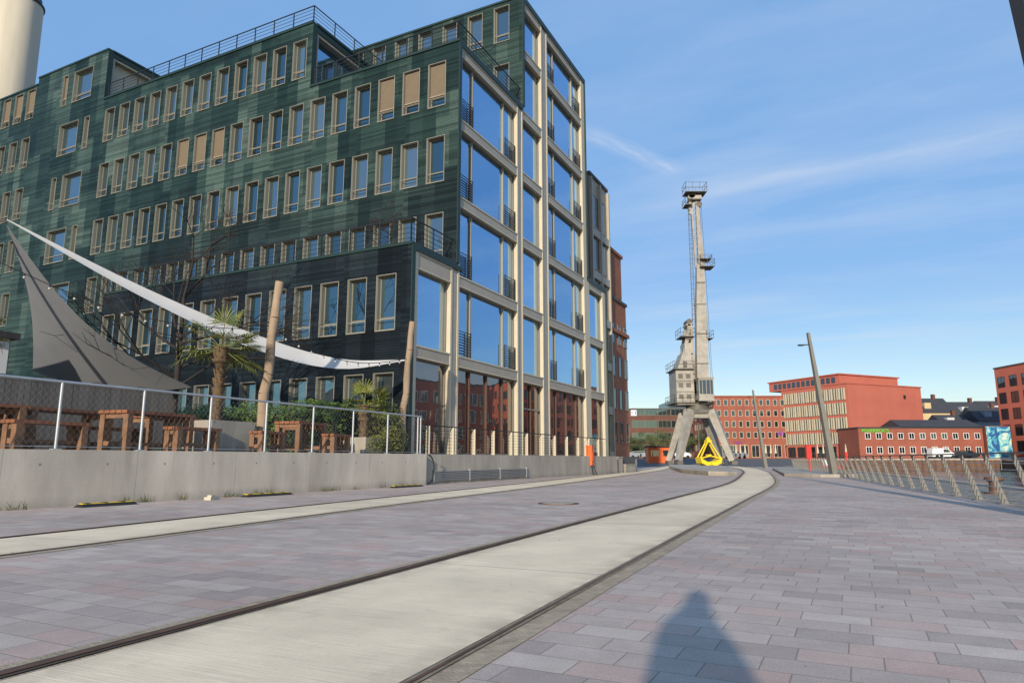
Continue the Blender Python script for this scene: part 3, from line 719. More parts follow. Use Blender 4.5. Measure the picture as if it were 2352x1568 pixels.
def palm(S,W,th,crown,nl,label,plw=.9,plh=.6,seed=1):
    rnd=random.Random(seed)
    rt=root('potted_palm',Q(S,W,ZP),TH,label,'palm')
    m=MB(); h=plh; a=plw/2
    m.add([(-a*.85,-a*.85,0),(a*.85,-a*.85,0),(a*.85,a*.85,0),(-a*.85,a*.85,0),(-a,-a,h),(a,-a,h),(a,a,h),(-a,a,h)],[(0,1,5,4),(1,2,6,5),(2,3,7,6),(3,0,4,7)])
    b=a-.06; m.add([(-a,-a,h),(a,-a,h),(a,a,h),(-a,a,h),(-b,-b,h),(b,-b,h),(b,b,h),(-b,b,h)],[(0,1,5,4),(1,2,6,5),(2,3,7,6),(3,0,4,7)]); m.quad((-b,-b,h-.05),(b,-b,h-.05),(b,b,h-.05),(-b,b,h-.05),1)
    part('planter',m,[CONC2,BARK],rt)
    m=MB(); z=h-.05; i=0
    if th>h:
        while z<th:
            r=.13+.03*math.sin(i*2.1)+(.05 if z>th-.5 else 0); m.cyl((0,0,z),(0,0,z+.1),r,r+.03,10); z+=.09; i+=1
            for k in range(4):
                a_=rnd.uniform(0,6.28); m.beam((math.cos(a_)*r,math.sin(a_)*r,z),(math.cos(a_)*(r+.07),math.sin(a_)*(r+.07),z+.09),.03,.01)
    part('trunk',m,[FIBRE],rt)
    m=MB()
    for i in range(nl):
        az=rnd.uniform(0,6.283); el=math.radians(rnd.uniform(-35,78)) if i%3 else math.radians(rnd.uniform(-10,35)); pl=crown*rnd.uniform(.42,.6)
        d=Vector((math.cos(az)*math.cos(el),math.sin(az)*math.cos(el),math.sin(el)))
        o=Vector((0,0,th)); c=o+d*pl-Vector((0,0,.05*pl))
        m.beam(o,c,.018,.012)
        side=d.cross(Vector((0,0,1)));
        if side.length<.1: side=Vector((1,0,0))
        side.normalize(); nrm=side.cross(d).normalized()
        nb=15; bl=crown*rnd.uniform(.42,.55)
        for k in range(nb):
            a_=math.radians(-95+190*k/(nb-1)); e=(d*math.cos(a_)+side*math.sin(a_)).normalized(); pe=(side*math.cos(a_)-d*math.sin(a_)).normalized()
            l=bl*(1-.18*abs(a_)); tilt=nrm*.12*abs(math.sin(a_))
            e=(e+tilt).normalized()
            p1=c+e*l*.45; p2=c+e*l*.8-Vector((0,0,.05*l)); p3=c+e*l*rnd.uniform(.95,1.1)-Vector((0,0,rnd.uniform(.1,.4)*l))
            w1=.021
            m.add([c,p1+pe*w1+nrm*.012,p1-nrm*.0,p1-pe*w1+nrm*.012,p2+pe*w1*.6,p2-pe*w1*.6,p3],[(0,2,1),(0,3,2),(1,2,4),(2,5,4),(2,3,5),(4,5,6)])
    part('crown',m,[PALM],rt)
palm(13.5,16.0,2.95,1.42,24,'fan palm with shaggy trunk in a square concrete planter',1.5,.85,3)
palm(19.0,15.2,1.6,1.2,20,'low fan palm in a concrete planter by the railing',1.0,.55,5)
palm(8.5,19.0,2.7,1.2,20,'fan palm partly hidden at the garden edge',1.0,.55,8)
def baretree(S,W,z,H,label,seed,sp=.42,depth=6,name='bare_tree',r0=.13,cat='tree'):
    rnd=random.Random(seed); rt=root(name,Q(S,W,z),TH,label,cat)
    tr=MB(); br=MB()
    tr.cyl((0,0,0),(.05,0,H*.4),r0,r0*.7,10)
    def grow(p,d,l,r,k):
        if k==0: return
        q=p+d*l; br.cyl(p,q,r,r*.7,4 if k<4 else 6,0,False)
        n=rnd.choice((2,3,3)) if k>1 else 2
        for _ in range(n):
            nd=(d+Vector((rnd.gauss(0,sp),rnd.gauss(0,sp),rnd.gauss(.03,sp*.7)))).normalized()
            grow(q,nd,l*rnd.uniform(.68,.9),max(r*.6,.008),k-1)
    for j in range(8):
        p=Vector((.03,0,min(H*(.2+.035*j),H*.4)))
        a_=rnd.uniform(0,6.28); grow(p,Vector((math.cos(a_)*.75,math.sin(a_)*.75,rnd.uniform(.2,.9))).normalized(),H*.15,r0*.4,depth-1)
    grow(Vector((.05,0,H*.4)),Vector((0,0,1)),H*.17,r0*.65,depth)
    part('trunk',tr,[TWIG],rt); part('branch',br,[TWIG],rt)
baretree(16.3,21.5,ZP,9.8,'leafless tree with fine twigs in front of the tiled wall',11)
baretree(22.6,17.0,9.2,2.6,'small leafless tree on the roof terrace',4,.4,5,r0=.035)
def leafcloud(m,c,r,n,rnd,ls=.05,flat=1):
    for _ in range(n):
        d=Vector((rnd.gauss(0,1),rnd.gauss(0,1),rnd.gauss(0,1))).normalized()*(rnd.random()**.4)
        p=Vector(c)+Vector((d.x*r[0],d.y*r[1],d.z*r[2]))
        a=Vector((rnd.gauss(0,1),rnd.gauss(0,1),rnd.gauss(0,1))).normalized(); b=a.orthogonal().normalized()
        s=ls*rnd.uniform(.6,1.4); m.add([p-a*s,p+b*s*.5,p+a*s,p-b*s*.5],[(0,1,2,3)])
rnd=random.Random(2)
m=MB(); m.box(19.0,19.9,16.2,31.7,ZP,ZP+1.5,1)
for _ in range(19000):
    x=rnd.uniform(18.7,20.0);y=rnd.uniform(15.9,32);z=ZP+1.9-abs(rnd.gauss(0,.45)) if rnd.random()<.5 else rnd.uniform(ZP,ZP+1.9)
    if z<ZP+1.5 and rnd.random()<.75: x=rnd.uniform(18.6,19.02)
    z+=.1*math.sin(y*2.2); p=Vector((x,y,z)); a=Vector((rnd.gauss(0,1),rnd.gauss(0,1),rnd.gauss(0,1))).normalized(); b=a.orthogonal().normalized(); s=rnd.uniform(.03,.075)
    m.add([p-a*s,p+b*s*.55,p+a*s,p-b*s*.55],[(0,1,2,3)])
single('hedge',m,[HEDGE,BLACK],Q(19.3,16,ZP),TH,'clipped dark green hedge along the tiled wall','hedge',off=(19.3,16,ZP))
m=MB()
for c,r,n in (((19.9,14.9,2.2),(.7,.6,.8),2600),((19.7,14.4,1.6),(.6,.4,.6),1500),((20.1,15.7,2.1),(.6,.7,.9),1800),((19.1,14.6,1.4),(.6,.4,.35),700)): leafcloud(m,c,r,n,rnd,.045)
for _ in range(60):
    p=Vector((19.9+rnd.gauss(0,.3),14.9+rnd.gauss(0,.3),ZP)); m.cyl(p,p+Vector((rnd.gauss(0,.3),rnd.gauss(0,.3),rnd.uniform(.9,1.9))),.01,.005,4,1,False)
single('shrub',m,[SHRUB,TWIG],Q(19.9,14.9,ZP),TH,'yellow-green leafy shrub spilling over the wall end','shrub',off=(19.9,14.9,ZP))
m=MB(); x=4
while x<14: m.box(x,x+.14,0,.03+.01*(int(x*7)%3),0,1.85+.05*math.sin(x*5)); x+=.15
m.box(4,14,.05,.1,.4,.5); m.box(4,14,.05,.1,1.3,1.4)
single('board_fence',m,[BOARD],Q(0,18.6,ZP),TH,'grey vertical board fence behind the tables','fence')
rt=root('garden_hut',Q(8.8,24,ZP),TH,'small white garden hut behind the fence','hut')
m=MB(); m.box(0,3.3,0,3,0,3.6); part('wall',m,[WHITE],rt); m=MB(); m.box(-.2,3.5,-.2,3.2,3.6,3.8); part('roof',m,[SLATE],rt)
for S,L in ((8.15,1.15),(12.1,1.5),(18.0,1.6)):
    m=MB(); m.add([(0,0,0),(L,0,0),(L,.3,0),(0,.3,0),(.06,.08,.06),(L-.06,.08,.06),(L-.06,.22,.06),(.06,.22,.06)],[(0,1,5,4),(1,2,6,5),(2,3,7,6),(3,0,4,7)],0)
    m.box(.06,L-.06,.085,.215,.055,.072,1)
    for k in range(int(L/.35)): m.box(.12+k*.35,.2+k*.35,.08,.22,.07,.078,0)
    single('cable_ramp',m,[BLACK,YEL],Q(S,13.05),TH,'black rubber cable ramp with yellow top at wall foot','cable ramp','cable ramps along the wall')
m=MB(); m.box(0,.34,0,.16,0,.07); m.box(.05,.2,.02,.12,.07,.11); single('stone_lump',m,[CREAM],Q(10.9,12.9),TH+.3,'pale broken stone lying at the wall foot','stone')
m=MB()
for _ in range(700):
    S=rnd.uniform(7,20.4); cl=math.sin(S*2.1)+math.sin(S*5.3+1)
    if cl<.3: continue
    p=Vector((S,13.6-abs(rnd.gauss(0,.07)),0)); h=rnd.uniform(.04,.22); d=Vector((rnd.gauss(0,.07),rnd.gauss(0,.05),h)); m.add([p,p+Vector((.018,0,0)),p+d],[(0,1,2)])
o=single('grass',m,[SHRUB],Q(0,0),TH,'tufts of weeds growing at the wall foot','weeds',kind='stuff')
m=MB()
for _ in range(500):
    if rnd.random()<.6: S=rnd.uniform(7,20.4); W=13.6-abs(rnd.gauss(0,.12)); p=Q(S,W,.008)
    else: p=Vector((rnd.uniform(-6,10),rnd.uniform(3,20),.016))
    s=rnd.uniform(.006,.02); a=rnd.uniform(0,6.28); m.add([p,p+Vector((math.cos(a)*s,math.sin(a)*s,s*.3)),p+Vector((math.cos(a+1)*s,math.sin(a+1)*s,0))],[(0,1,2)])
single('leaf_litter',m,[BARK],(0,0,0),0,'scattered dry leaf crumbs on the paving','litter',kind='stuff')
rt=root('manhole_cover',(.95,14.3,.006),0,'round iron manhole cover with rusty ring in paving','manhole cover')
m=MB(); m.cyl((0,0,0),(0,0,.012),.42,.42,32); part('ring',m,[RUST],rt); m=MB(); m.cyl((0,0,.012),(0,0,.018),.33,.33,28); part('lid',m,[CONC2],rt)
rt=root('rescue_box',(4.55,40.3,.004),TH,'orange-red rescue equipment box standing on thin legs','rescue box')
m=MB(); m.box(-.2,.2,-.17,.17,.55,1.62); m.box(-.22,.22,-.19,.19,1.62,1.68); m.box(-.12,.12,-.19,-.171,.8,1.3); part('cabinet',m,[ORANGE],rt)
for a,b in ((-1,-1),(1,-1),(1,1),(-1,1)): m=MB(); m.beam((a*.15,b*.12,.55),(a*.3,b*.28,0),.035,.035); part('leg',m,[DARK],rt)

# ---------------------------------------------------------------- quay fence
KA=math.atan(.334)
def fp(Y): return Vector((9.6+.334*(Y-13.2),Y,0))
fr=root('quay_railing',(fp(0).x,0,0),-KA,'grey steel quay railing with leaning blade posts and wires','railing')
pm=MB()
pm.add([(-.02,-.01,0),(.11,-.01,0),(.11,.01,0),(-.02,.01,0),(-.275,-.01,1.0),(-.205,-.01,1.0),(-.205,.01,1.0),(-.275,.01,1.0)],[(0,3,2,1),(4,5,6,7),(0,1,5,4),(1,2,6,5),(2,3,7,6),(3,0,4,7)])
for z in (.3,.5,.7,.9): pm.cyl((-.0-.25*z,-.025,z),(-.0-.25*z,.025,z),.012,.012,8,0)
pm.box(-.1,.2,-.08,.08,0,.012)
POSTM=P('railing_post_steel',(.17,.162,.145),.6,.1,.15,4)
pmesh=pm.mesh('post',[POSTM,GALV])
for i in range(44):
    o=link(bpy.data.objects.new('post',pmesh),fr); o.location=(0,6+1.6*i+.9,0)
m=MB()
for z in (.10,.22,.34,.46,.58,.70,.82,.92): m.cyl((.05-.25*z,0,z),(.05-.25*z,76,z),.007,.007,5)
part('wire',m,[GALV],fr)
m=MB(); m.box(-.275,-.205,0,76,1.0,1.03); part('handrail',m,[POSTM],fr)
m=MB(); m.cyl((0,0,0),(0,0,.04),.26,.26,16); m.cyl((0,0,.04),(0,0,.3),.15,.13,16); m.cyl((0,0,.3),(0,0,.36),.13,.24,16); m.cyl((0,0,.36),(0,0,.43),.24,.22,16)
bme=m.mesh('mooring_bollard',[RUST])
for Y in (18.3,44,70):
    o=bpy.data.objects.new('mooring_bollard',bme); C.objects.link(o); o.location=(EX(Y,-1.9),Y,.006); reg(o,'rusty iron mooring bollard on the cobbled quay edge','bollard','mooring bollards on the quay')
def lamp(X,Y,H,label,mat,w=.12,wb=.30):
    rt=root('street_lamp',(X,Y,0),0,label,'street lamp','leaning street lamps along the quay')
    lean=-.8*H/7.5
    m=MB(); m.beam((0,0,0),(lean,0,H),wb,.40,0,w,.18); m.box(-.3,.3,-.3,.3,0,.03); part('mast',m,[mat],rt)
    x=lean*.93; z=H*.915
    m=MB(); m.beam((x,0,z),(x-.38,0,z-.02),.05,.05); m.box(x-.62,x-.36,-.08,.08,z-.07,z+.0); part('lamp_head',m,[DARK],rt)
    return rt
lamp(16.5,35.6,7.5,'tall leaning bronze street lamp beside the concrete slab',LAMPM)
lamp(24.5,67,7.6,'leaning bronze street lamp near the harbour crane',LAMPM)
lamp(7.78,8.45,9.2,'leaning street lamp coloured dark for backlight, standing close by on the promenade',P('backlit_tone_lamp_paint',(.05,.05,.052),.5,.2,.08),.14,.38)  # backlit darkness of this near mast is put into its paint colour
for X,Y in ((19.3,45),(42.5,88)):
    m=MB(); m.box(-.04,.04,-.04,.04,0,1.0); m.box(-.16,.16,-.1,.1,.9,1.75); m.box(-.18,.18,-.12,.12,1.75,1.8); single('lifebuoy_cabinet',m,[REDP],(X,Y,0),0,'red lifebuoy cabinet on a post at the quay','lifebuoy cabinet','lifebuoy cabinets along the quay')

# ---------------------------------------------------------------- crane
cr=root('harbour_crane',(24.4,90,.24),0,'tall grey harbour crane with raised boom on portal legs','crane')
for x in (-1,1):
    for y in (-1,1):
        m=MB()
        m.beam((x*3.4,y*2.6,0.45),(x*1.4,y*1.4,6.9),.6,.7,0,1.1,1.0)
        m.box(x*3.4-.35,x*3.4+.35,y*2.6-.9,y*2.6+.9,0,.45,1); part('leg',m,[CRANEG,CRANED],cr)
m=MB(); m.box(-1.9,1.9,-1.8,1.8,6.5,7.0,1); m.box(-1.2,1.2,-1.5,1.5,5.9,6.5,0); part('portal_beam',m,[CRANEG,CRANED],cr)
m=MB(); m.cyl((0,0,7.0),(0,0,7.6),1.5,1.5,24,1); m.box(-3.0,1.8,-1.5,2.2,7.6,7.85,0); m.cyl((0,0,1.2),(0,0,5.9),.08,.08,6,1)
part('slewing_ring',m,[CRANEG,CRANED],cr)
m=MB(); m.box(-2.9,-.6,-1.0,3,7.85,12.2); m.box(-.6,1.5,.3,3,7.85,13.0); m.box(-3.0,-.5,-1.1,3.1,12.2,12.32,0)
m.add([(-2.6,-.7,12.32),(-.6,-.7,12.32),(-.6,2.8,12.32),(-2.6,2.8,12.32),(-1.7,-.4,14.6),(-.6,-.4,14.6),(-.6,2.5,14.6),(-1.7,2.5,14.6)],[(0,1,5,4),(1,2,6,5),(2,3,7,6),(3,0,4,7),(4,5,6,7)],0)
for z in (8.4,9.9,11.1):
    m.box(-2.6,-2.0,-1.03,-1.0,z,z+.6,1); m.box(-1.6,-1.0,-1.03,-1.0,z,z+.6,1)
for z in (9.3,10.7): m.box(-2.92,-.6,-1.05,-1.001,z,z+.06,1)
m.box(-1.8,-1.3,-.75,-.6,12.6,13.4,1)
part('machinery_house',m,[CRANEG,CRANED],cr)
m=MB(); m.box(-.4,1.5,-2.6,-.4,8.2,10.9,0); m.box(-.3,1.4,-2.63,-2.6,8.9,10.7,1); m.box(1.5,1.53,-2.5,-.6,8.9,10.7,1); m.box(-.43,-.4,-2.5,-.6,8.9,10.7,1); m.box(-.5,1.6,-2.7,-.3,10.9,11.05,0)
for x in (.05,.55,1.05): m.box(x-.03,x+.03,-2.66,-2.63,8.85,10.75,0)
m.box(-.5,1.6,-2.75,-2.6,8.0,8.2,0)
part('cab',m,[CRANEG,GLASSD],cr)
m=MB()
for y in (.6,2.2):
    m.beam((-1.6,y,13.0),(-.45,y,18.6),.4,.4); m.beam((-.1,y,12.2),(-.2,y,18.6),.34,.36)
    for k in range(4): 
        z0=13.0+k*1.35; m.beam((-1.55+.26*k,y,z0),(-.2-.03*k,y,z0+1.3),.14,.14); m.beam((-1.55+.26*k,y,z0),(-.18-.05*k,y,z0),.14,.14)
m.box(-.85,.05,.4,2.4,18.4,18.7); m.cyl((-.4,.5,19.0),(-.4,2.3,19.0),.38,.38,14,1); m.box(-1.3,-.2,.1,2.5,14.6,16.0,0); m.box(-1.0,-.2,.3,2.4,16.5,16.8,1)
part('support_tower',m,[CRANEG,CRANED],cr)
m=MB(); m.beam((.6,-.4,8.3),(.9,-.4,20),1.6,1.2,0,1.35,1.0); m.beam((.9,-.4,20),(1.1,-.4,26.6),1.35,1.0,0,.95,.8)
m.beam((1.15,-.4,26.6),(1.1,-.4,36.4),.55,.6,0,.4,.45)
m.beam((.55,-.4,26.2),(.3,-.4,36.0),.2,.3); m.beam((1.65,-.4,25.8),(1.4,-.4,31.5),.24,.3)
for k in range(13): z=26.6+k*.72; m.beam((.55-.02*k,-.4,z),(1.0,-.4,z+.6),.08,.08); m.beam((.55-.02*k,-.4,z+.6),(1.0,-.4,z+.6),.05,.05)
for z,hw,xc in ((13,.76,.72),(17,.72,.82),(21,.66,.93),(24,.57,1.02)): m.box(xc-hw,xc+hw,-1.02 if z<18 else -.92,-.9,z,z+.12,1)
part('boom',m,[CRANEG,CRANED],cr)
m=MB(); m.box(-.1,1.6,-1.1,.4,35.7,35.85,1); m.cyl((.4,-.7,36.6),(.4,-.1,36.6),.5,.5,16,1); m.cyl((1.35,-.7,35.2),(1.35,-.1,35.2),.42,.42,16,1); m.box(-.1,1.7,-.7,-.1,36.0,36.5); m.beam((0,-.4,34.4),(1.5,-.4,36.6),.3,.3); m.box(.0,.3,-.6,-.2,33.8,36)
part('boom_head',m,[CRANEG,CRANED],cr)
def plat(x0,x1,y0,y1,z,h=1.0):
    m=MB()
    m.box(x0,x1,y0,y1,z-.08,z)
    for (a,b,c,d) in ((x0,y0,x1,y0),(x0,y1,x1,y1),(x0,y0,x0,y1),(x1,y0,x1,y1)):
        for hh in (h,h*.5): m.beam((a,b,z+hh),(c,d,z+hh),.04,.04)
        n=max(1,int(math.hypot(c-a,d-b)/.9))
        for i in range(n+1): m.beam((a+(c-a)*i/n,b+(d-b)*i/n,z),(a+(c-a)*i/n,b+(d-b)*i/n,z+h),.04,.04)
    part('gangway',m,[CRANED],cr)
plat(-.6,2.3,-1.4,.6,36.8,1.3); plat(-.7,.2,-1.3,.5,35.0,.9)
plat(.9,2.8,-1.5,.6,26.2); plat(1.0,2.5,-1.4,.5,27.3,.5); plat(-3.2,-.6,-1.5,3.3,12.35); plat(-1.8,.1,-.1,2.8,16.9,1.1); plat(-3.4,1.7,-1.9,3.4,7.9,1.0); plat(1.4,2.3,-1,1,16.5,1.0)
m=MB()
for x in (-.1,.25): m.beam((x-.15,-.4,18.7),(x,-.4,36.6),.06,.06)
z=18.8
while z<36.5: m.beam((-.2,-.4,z),(.2,-.4,z),.04,.04); z+=.35
z=19
while z<36: m.beam((-.25,-.75,z),(.2,-.75,z),.035,.035); m.beam((-.25,-.75,z),(-.2,-.4,z),.035,.035);z+=.7
m.beam((-.3,-.75,18.7),(-.2,-.75,36),.04,.04)
for z in (21,25,29,33): m.beam((-.1,-.4,z),(.6,-.4,z),.06,.06)
part('ladder',m,[CRANED],cr)
for x in (1.75,1.95): m=MB(); m.cyl((x+.1,-.5,9.5),(x-.3,-.5,35.4),.028,.028,5); part('cable',m,[CRANED],cr)
gb=root('crane_grab',(21.3,75,.24),.15,'yellow clamshell crane grab resting on the concrete platform','crane grab')
gb.scale=(.92,.92,.98)
for s in (-1,1):
    m=MB()
    for y in (-.5,.5): m.beam((s*1.2,y,.85),(s*.12,y*.5,2.65),.15,.12)
    m.beam((s*1.2,-.6,.85),(s*1.2,.6,.85),.16,.16); m.beam((s*.12,-.5,1.0),(s*1.15,-.5,.8),.12,.12); part('arm',m,[YEL],gb)
m=MB(); m.box(-.28,.28,-.4,.4,2.5,2.75); m.cyl((0,-.22,2.85),(0,.22,2.85),.2,.2,12); m.beam((0,0,2.8),(0,0,3.15),.1,.1); m.box(-.2,.2,-.35,.35,.95,1.2); part('head_block',m,[YEL],gb)
for s in (-1,1):
    m=MB(); prof=[(0.02*s,0.05),(.6*s,0.0),(1.2*s,.25),(1.35*s,.85),(1.1*s,.7),(.5*s,.38),(.08*s,.4)]
    n=7; vs=[(x,-.8,z) for x,z in prof]+[(x,.8,z) for x,z in prof]
    m.add(vs,[tuple(range(n)),tuple(range(n,2*n))[::-1]]+[(i,(i+1)%n,n+(i+1)%n,n+i) for i in range(n)]); part('shell',m,[YEL],gb)

# ---------------------------------------------------------------- far shore buildings
YB=lambda u,Y:(u-1176)/1592*Y
grid=lambda f,u0,du,n,z0,dz,k,w,h:[(f,u0+du*i,z0+dz*j,w,h) for i in range(n) for j in range(k)]
GLASSG=glassmat('green_glass',(.26,.40,.39),(.012,.022,.02),.55)
bo=simplebld('office_building','low brown brick office with ribbon windows behind trees',30.6,52.5,180,200,13.8,BRDARK,grid('x',.8,3.45,6,1.6,3.2,4,3.4,1.9),'W',FZ,mats2=(FRAME,GLASSG))
m=MB(); m.box(.6,2.1,-.2,-.06,11.1,12.6,0); m.box(.8,.98,-.24,-.2,11.35,12.35,1); m.box(1.72,1.9,-.24,-.2,11.35,12.35,1); m.beam((.95,-.22,12.3),(1.35,-.22,11.8),.18,.04,1); m.beam((1.75,-.22,12.3),(1.35,-.22,11.8),.18,.04,1)
part('logo_sign',m,[WHITE,P('sign_blue',(.02,.08,.35),.4)],bo)
m=MB(); m.box(11,20,2,14,13.05,15.0); part('roof_storey',m,[GLASSD],bo)
simplebld('apartment_block','distant pale grey block beyond the trees',27.5,30.5,190,200,12.5,P('grey_render',(.32,.33,.35),.8),grid('x',.4,1.4,2,2,2.8,4,.9,1.3),'W',FZ)
b1=simplebld('brick_building','five storey red brick office with rows of small windows',44.2,61.5,150,168,14.4,BRRED,grid('x',.7,1.55,11,4.4,2.35,4,.85,1.35)+grid('x',.6,2.4,7,.3,0,1,1.7,2.6)+grid('y',1,2,8,1.8,2.4,5,1.0,1.4),'W',FZ,mats2=(CREAM,GLASSD),rot=0,roofm=BRRED)
PUR=P('purple_sign',(.22,.03,.3),.5)
def sq(parent,x,z,w_,h_,mat):
    m=MB()
    for i in range(5): m.box(x+i*w_/5,x+i*w_/5+w_/7,-.12,-.06,z+(i%2)*h_*.15,z+h_*(1 if i in(0,4) else .7))
    part('sign_lettering',m,[mat],parent)
sq(b1,4.2,3.2,1.6,.5,PUR); sq(b1,13.6,5.0,1.4,.9,PUR)
b2=root('brick_building',(66.5,135,FZ),math.radians(24.3),'red rendered office with cream-framed glass side and set-back roof storey','building')
m=MB(); m.box(0,21.8,0,17.1,0,14.7); part('wall',m,[REDSM],b2); m=MB(); m.box(-.15,21.95,-.15,17.25,14.7,14.95); part('roof',m,[REDSM],b2)
m=MB(); m.box(1.5,19,3,22,14.95,16.9); m.box(1.2,19.3,2.7,22.2,16.9,17.15)
for i in range(13): m.box(1.44,1.5,4+1.3*i,4.9+1.3*i,15.3,16.5,1)
part('roof_storey',m,[REDSM,GLASSD],b2)
m=MB()
for j in range(4):
    z=2.9+j*2.9
    m.quad((-.03,16.6,z),(-.03,.6,z),(-.03,.6,z+2.3),(-.03,16.6,z+2.3),1)
    for i in range(27): 
        y=.6+i*.6; m.box(-.28,-.04,y,y+(.1 if (i*7+j*3)%5<3 else .24),z,z+2.3,0)
m.quad((-.03,16.6,.2),(-.03,.6,.2),(-.03,.6,2.4),(-.03,16.6,2.4),1)
for i in range(7): m.box(-.25,-.04,.6+i*2.6,.9+i*2.6,0,2.5,2)
part('glazed_screen',m,[CREAM,GLASSD,REDSM],b2)
m=MB(); m.box(16.2,16.9,-.06,-.01,12.2,13.0); part('wall_vent',m,[DARK],b2)
bl=simplebld('brick_building','long low red brick building with white windows and dark roof',64.9,88.2,129,137,6.6,BRRED,grid('x',1.2,2.05,11,3.6,0,1,1.05,1.15)+grid('x',1.2,2.05,11,.9,0,1,1.05,1.3),'W',FZ,mats2=(WHITE,GLASSD),roofm=SLATE)
m=MB(); m.add([(8,-.3,5.86),(23.6,-.3,5.86),(23.6,8.3,5.86),(8,8.3,5.86),(8.4,4,7.4),(23.2,4,7.4)],[(0,1,5,4),(1,2,5),(2,3,4,5),(3,0,4)]); part('pitched_roof',m,[SLATE],bl)
cu=bpy.data.curves.new('t','FONT'); cu.body='POWERSPORTS'; cu.size=.9; cu.extrude=.04
to=bpy.data.objects.new('t',cu); C.objects.link(to); dg=bpy.context.evaluated_depsgraph_get(); tm=bpy.data.meshes.new_from_object(to.evaluated_get(dg)); bpy.data.objects.remove(to)
tm.materials.clear(); tm.materials.append(P('green_sign',(.06,.65,.06),.5)); t=link(bpy.data.objects.new('sign_lettering',tm),bl); t.rotation_euler=(math.pi/2,0,0); t.location=(.6,-.12,4.85); t.scale=(.82,1,1)
m=MB(); m.box(0,4.6,0,6,0,6.0,0); m.quad((.05,-.02,.1),(4.55,-.02,.1),(4.55,-.02,5.9),(.05,-.02,5.9),1); single('mural_wall',m,[BRRED,mural()],(88.5,128.5,FZ),0,'end wall painted with an abstract blue and teal mural','wall')
simplebld('brick_building','tall red brick block with dark window columns',95.3,114,108,134,18.4,REDSM2,grid('x',.9,3.4,5,2.2,3.1,5,1.9,2.1)+grid('y',1.0,3.2,8,2.2,3.1,5,1.9,2.1),'W',0,mats2=(DARK,GLASSD))
simplebld('brick_building','red brick warehouse across the basin mirrored in the glass front',80,98,55,90,15,BRRED,grid('y',1.2,2.6,13,1.5,3.1,4,1.4,2.0)+grid('x',1.2,2.8,6,1.5,3.1,4,1.4,2.0),'W',0,mats2=(WHITE,GLASSD))
def house(X,Y,w_,d_,h,rh,mat,label):
    rt=root('terraced_house',(X,Y,FZ),0,label,'house','houses behind the harbour')
    m=MB(); m.box(0,w_,0,d_,0,h); part('wall',m,[mat],rt)
    m=MB(); m.add([(-.2,-.3,h),(w_+.2,-.3,h),(w_+.2,d_+.3,h),(-.2,d_+.3,h),(-.2,d_/2,h+rh),(w_+.2,d_/2,h+rh)],[(0,1,5,4),(1,2,5),(2,3,4,5),(3,0,4)]); m.box(w_*.7,w_*.7+.7,d_/2-.4,d_/2+.4,h+rh-1,h+rh+1.0,1)
    m.box(w_*.25,w_*.25+1.6,d_*.12,d_*.4,h+rh*.25,h+rh*.65,2); part('roof',m,[SLATE,BRDARK,mat],rt)
    for i in range(int(w_/1.8)):
        for z in (2,4.8,7.6): 
            if z+1.5<h: m=MB(); m.box(.6+1.8*i,1.5+1.8*i,-.04,.01,z,z+1.4); part('window',m,[GLASSD],rt)
OC=P('ochre_render',(.55,.42,.22),.8); WR=P('white_render',(.55,.55,.53),.8); BR2=P('blue_grey_render',(.25,.3,.35),.8)
house(101,170,9,9,11.2,4,OC,'ochre rendered house with dark slate roof'); house(110.3,170,9,9,10,4.3,WR,'white rendered house with dark slate roof'); house(119.5,172,8,9,10.5,4.2,WR,'white rendered house with slate roof and chimney'); house(95.5,152,6,7,7.6,2.2,WR,'pale rendered house behind the brick building'); house(103.5,152,8,8,8.2,3.4,BR2,'blue-grey house with dark roof')
rt=root('kiosk',(20.7,105,.33),0,'orange kiosk container near the crane','kiosk'); m=MB(); m.box(0,3.8,0,2.4,0,2.4); part('wall',m,[ORANGE],rt); m=MB(); m.box(-.2,4.0,-.4,2.5,2.4,2.55); part('roof',m,[SLATE],rt); m=MB(); m.box(.4,1.6,-.03,.01,1.0,1.9); part('window',m,[GLASSD],rt); m=MB(); m.box(2.2,3.4,-.03,.01,1.0,1.9); part('window',m,[GLASSD],rt)
def car(X,Y,z,rot,mat,van,label):
    rt=root('parked_van' if van else 'parked_car',(X,Y,z),rot,label,'van' if van else 'car','vehicles parked by the far buildings')
    prof=[(-2.3,.35),(2.2,.35),(2.3,.75),(2.0,1.0),(1.3,1.15),(.7,1.85 if van else 1.45),(-2.1 if van else -1.2,1.9 if van else 1.45),(-2.3,1.0)]
    n=8;m=MB(); m.add([(x,-.85,z_) for x,z_ in prof]+[(x,.85,z_) for x,z_ in prof],[tuple(range(n)),tuple(range(n,2*n))[::-1]]+[(i,(i+1)%n,n+(i+1)%n,n+i) for i in range(n)]); part('body',m,[mat],rt)
    for y in (-.86,.86):
        m=MB(); m.add([(1.15,y,1.15),(.62,y,1.7 if van else 1.38),(-.2 if van else -1.1,y,1.7 if van else 1.38),(-.2 if van else -1.6,y,1.1)],[(0,1,2,3)]); part('window',m,[GLASSD],rt)
    for x in (-1.45,1.45):
        for y in (-.8,.8): m=MB(); m.cyl((x,y-.1,.33),(x,y+.1,.33),.33,.33,14); part('wheel',m,[BLACK],rt)
NAV=P('dark_car_paint',(.02,.025,.035),.25)
car(79.2,127.4,FZ,0,WHITE,True,'white delivery van parked by the brick building'); car(83.2,127.2,FZ,0,NAV,False,'dark car parked behind the white van')
SILV=P('silver_paint',(.4,.42,.44),.3,.5)
for i,(u,mt,lb) in enumerate(((1446,NAV,'dark parked car near the brown office'),(1468,SILV,'silver parked car near the brown office'),(1560,WHITE,'white parked car beyond the crane'),(1690,SILV,'silver parked car in front of red brick'))): car(YB(u,135),135,FZ,.1*i,mt,False,lb)
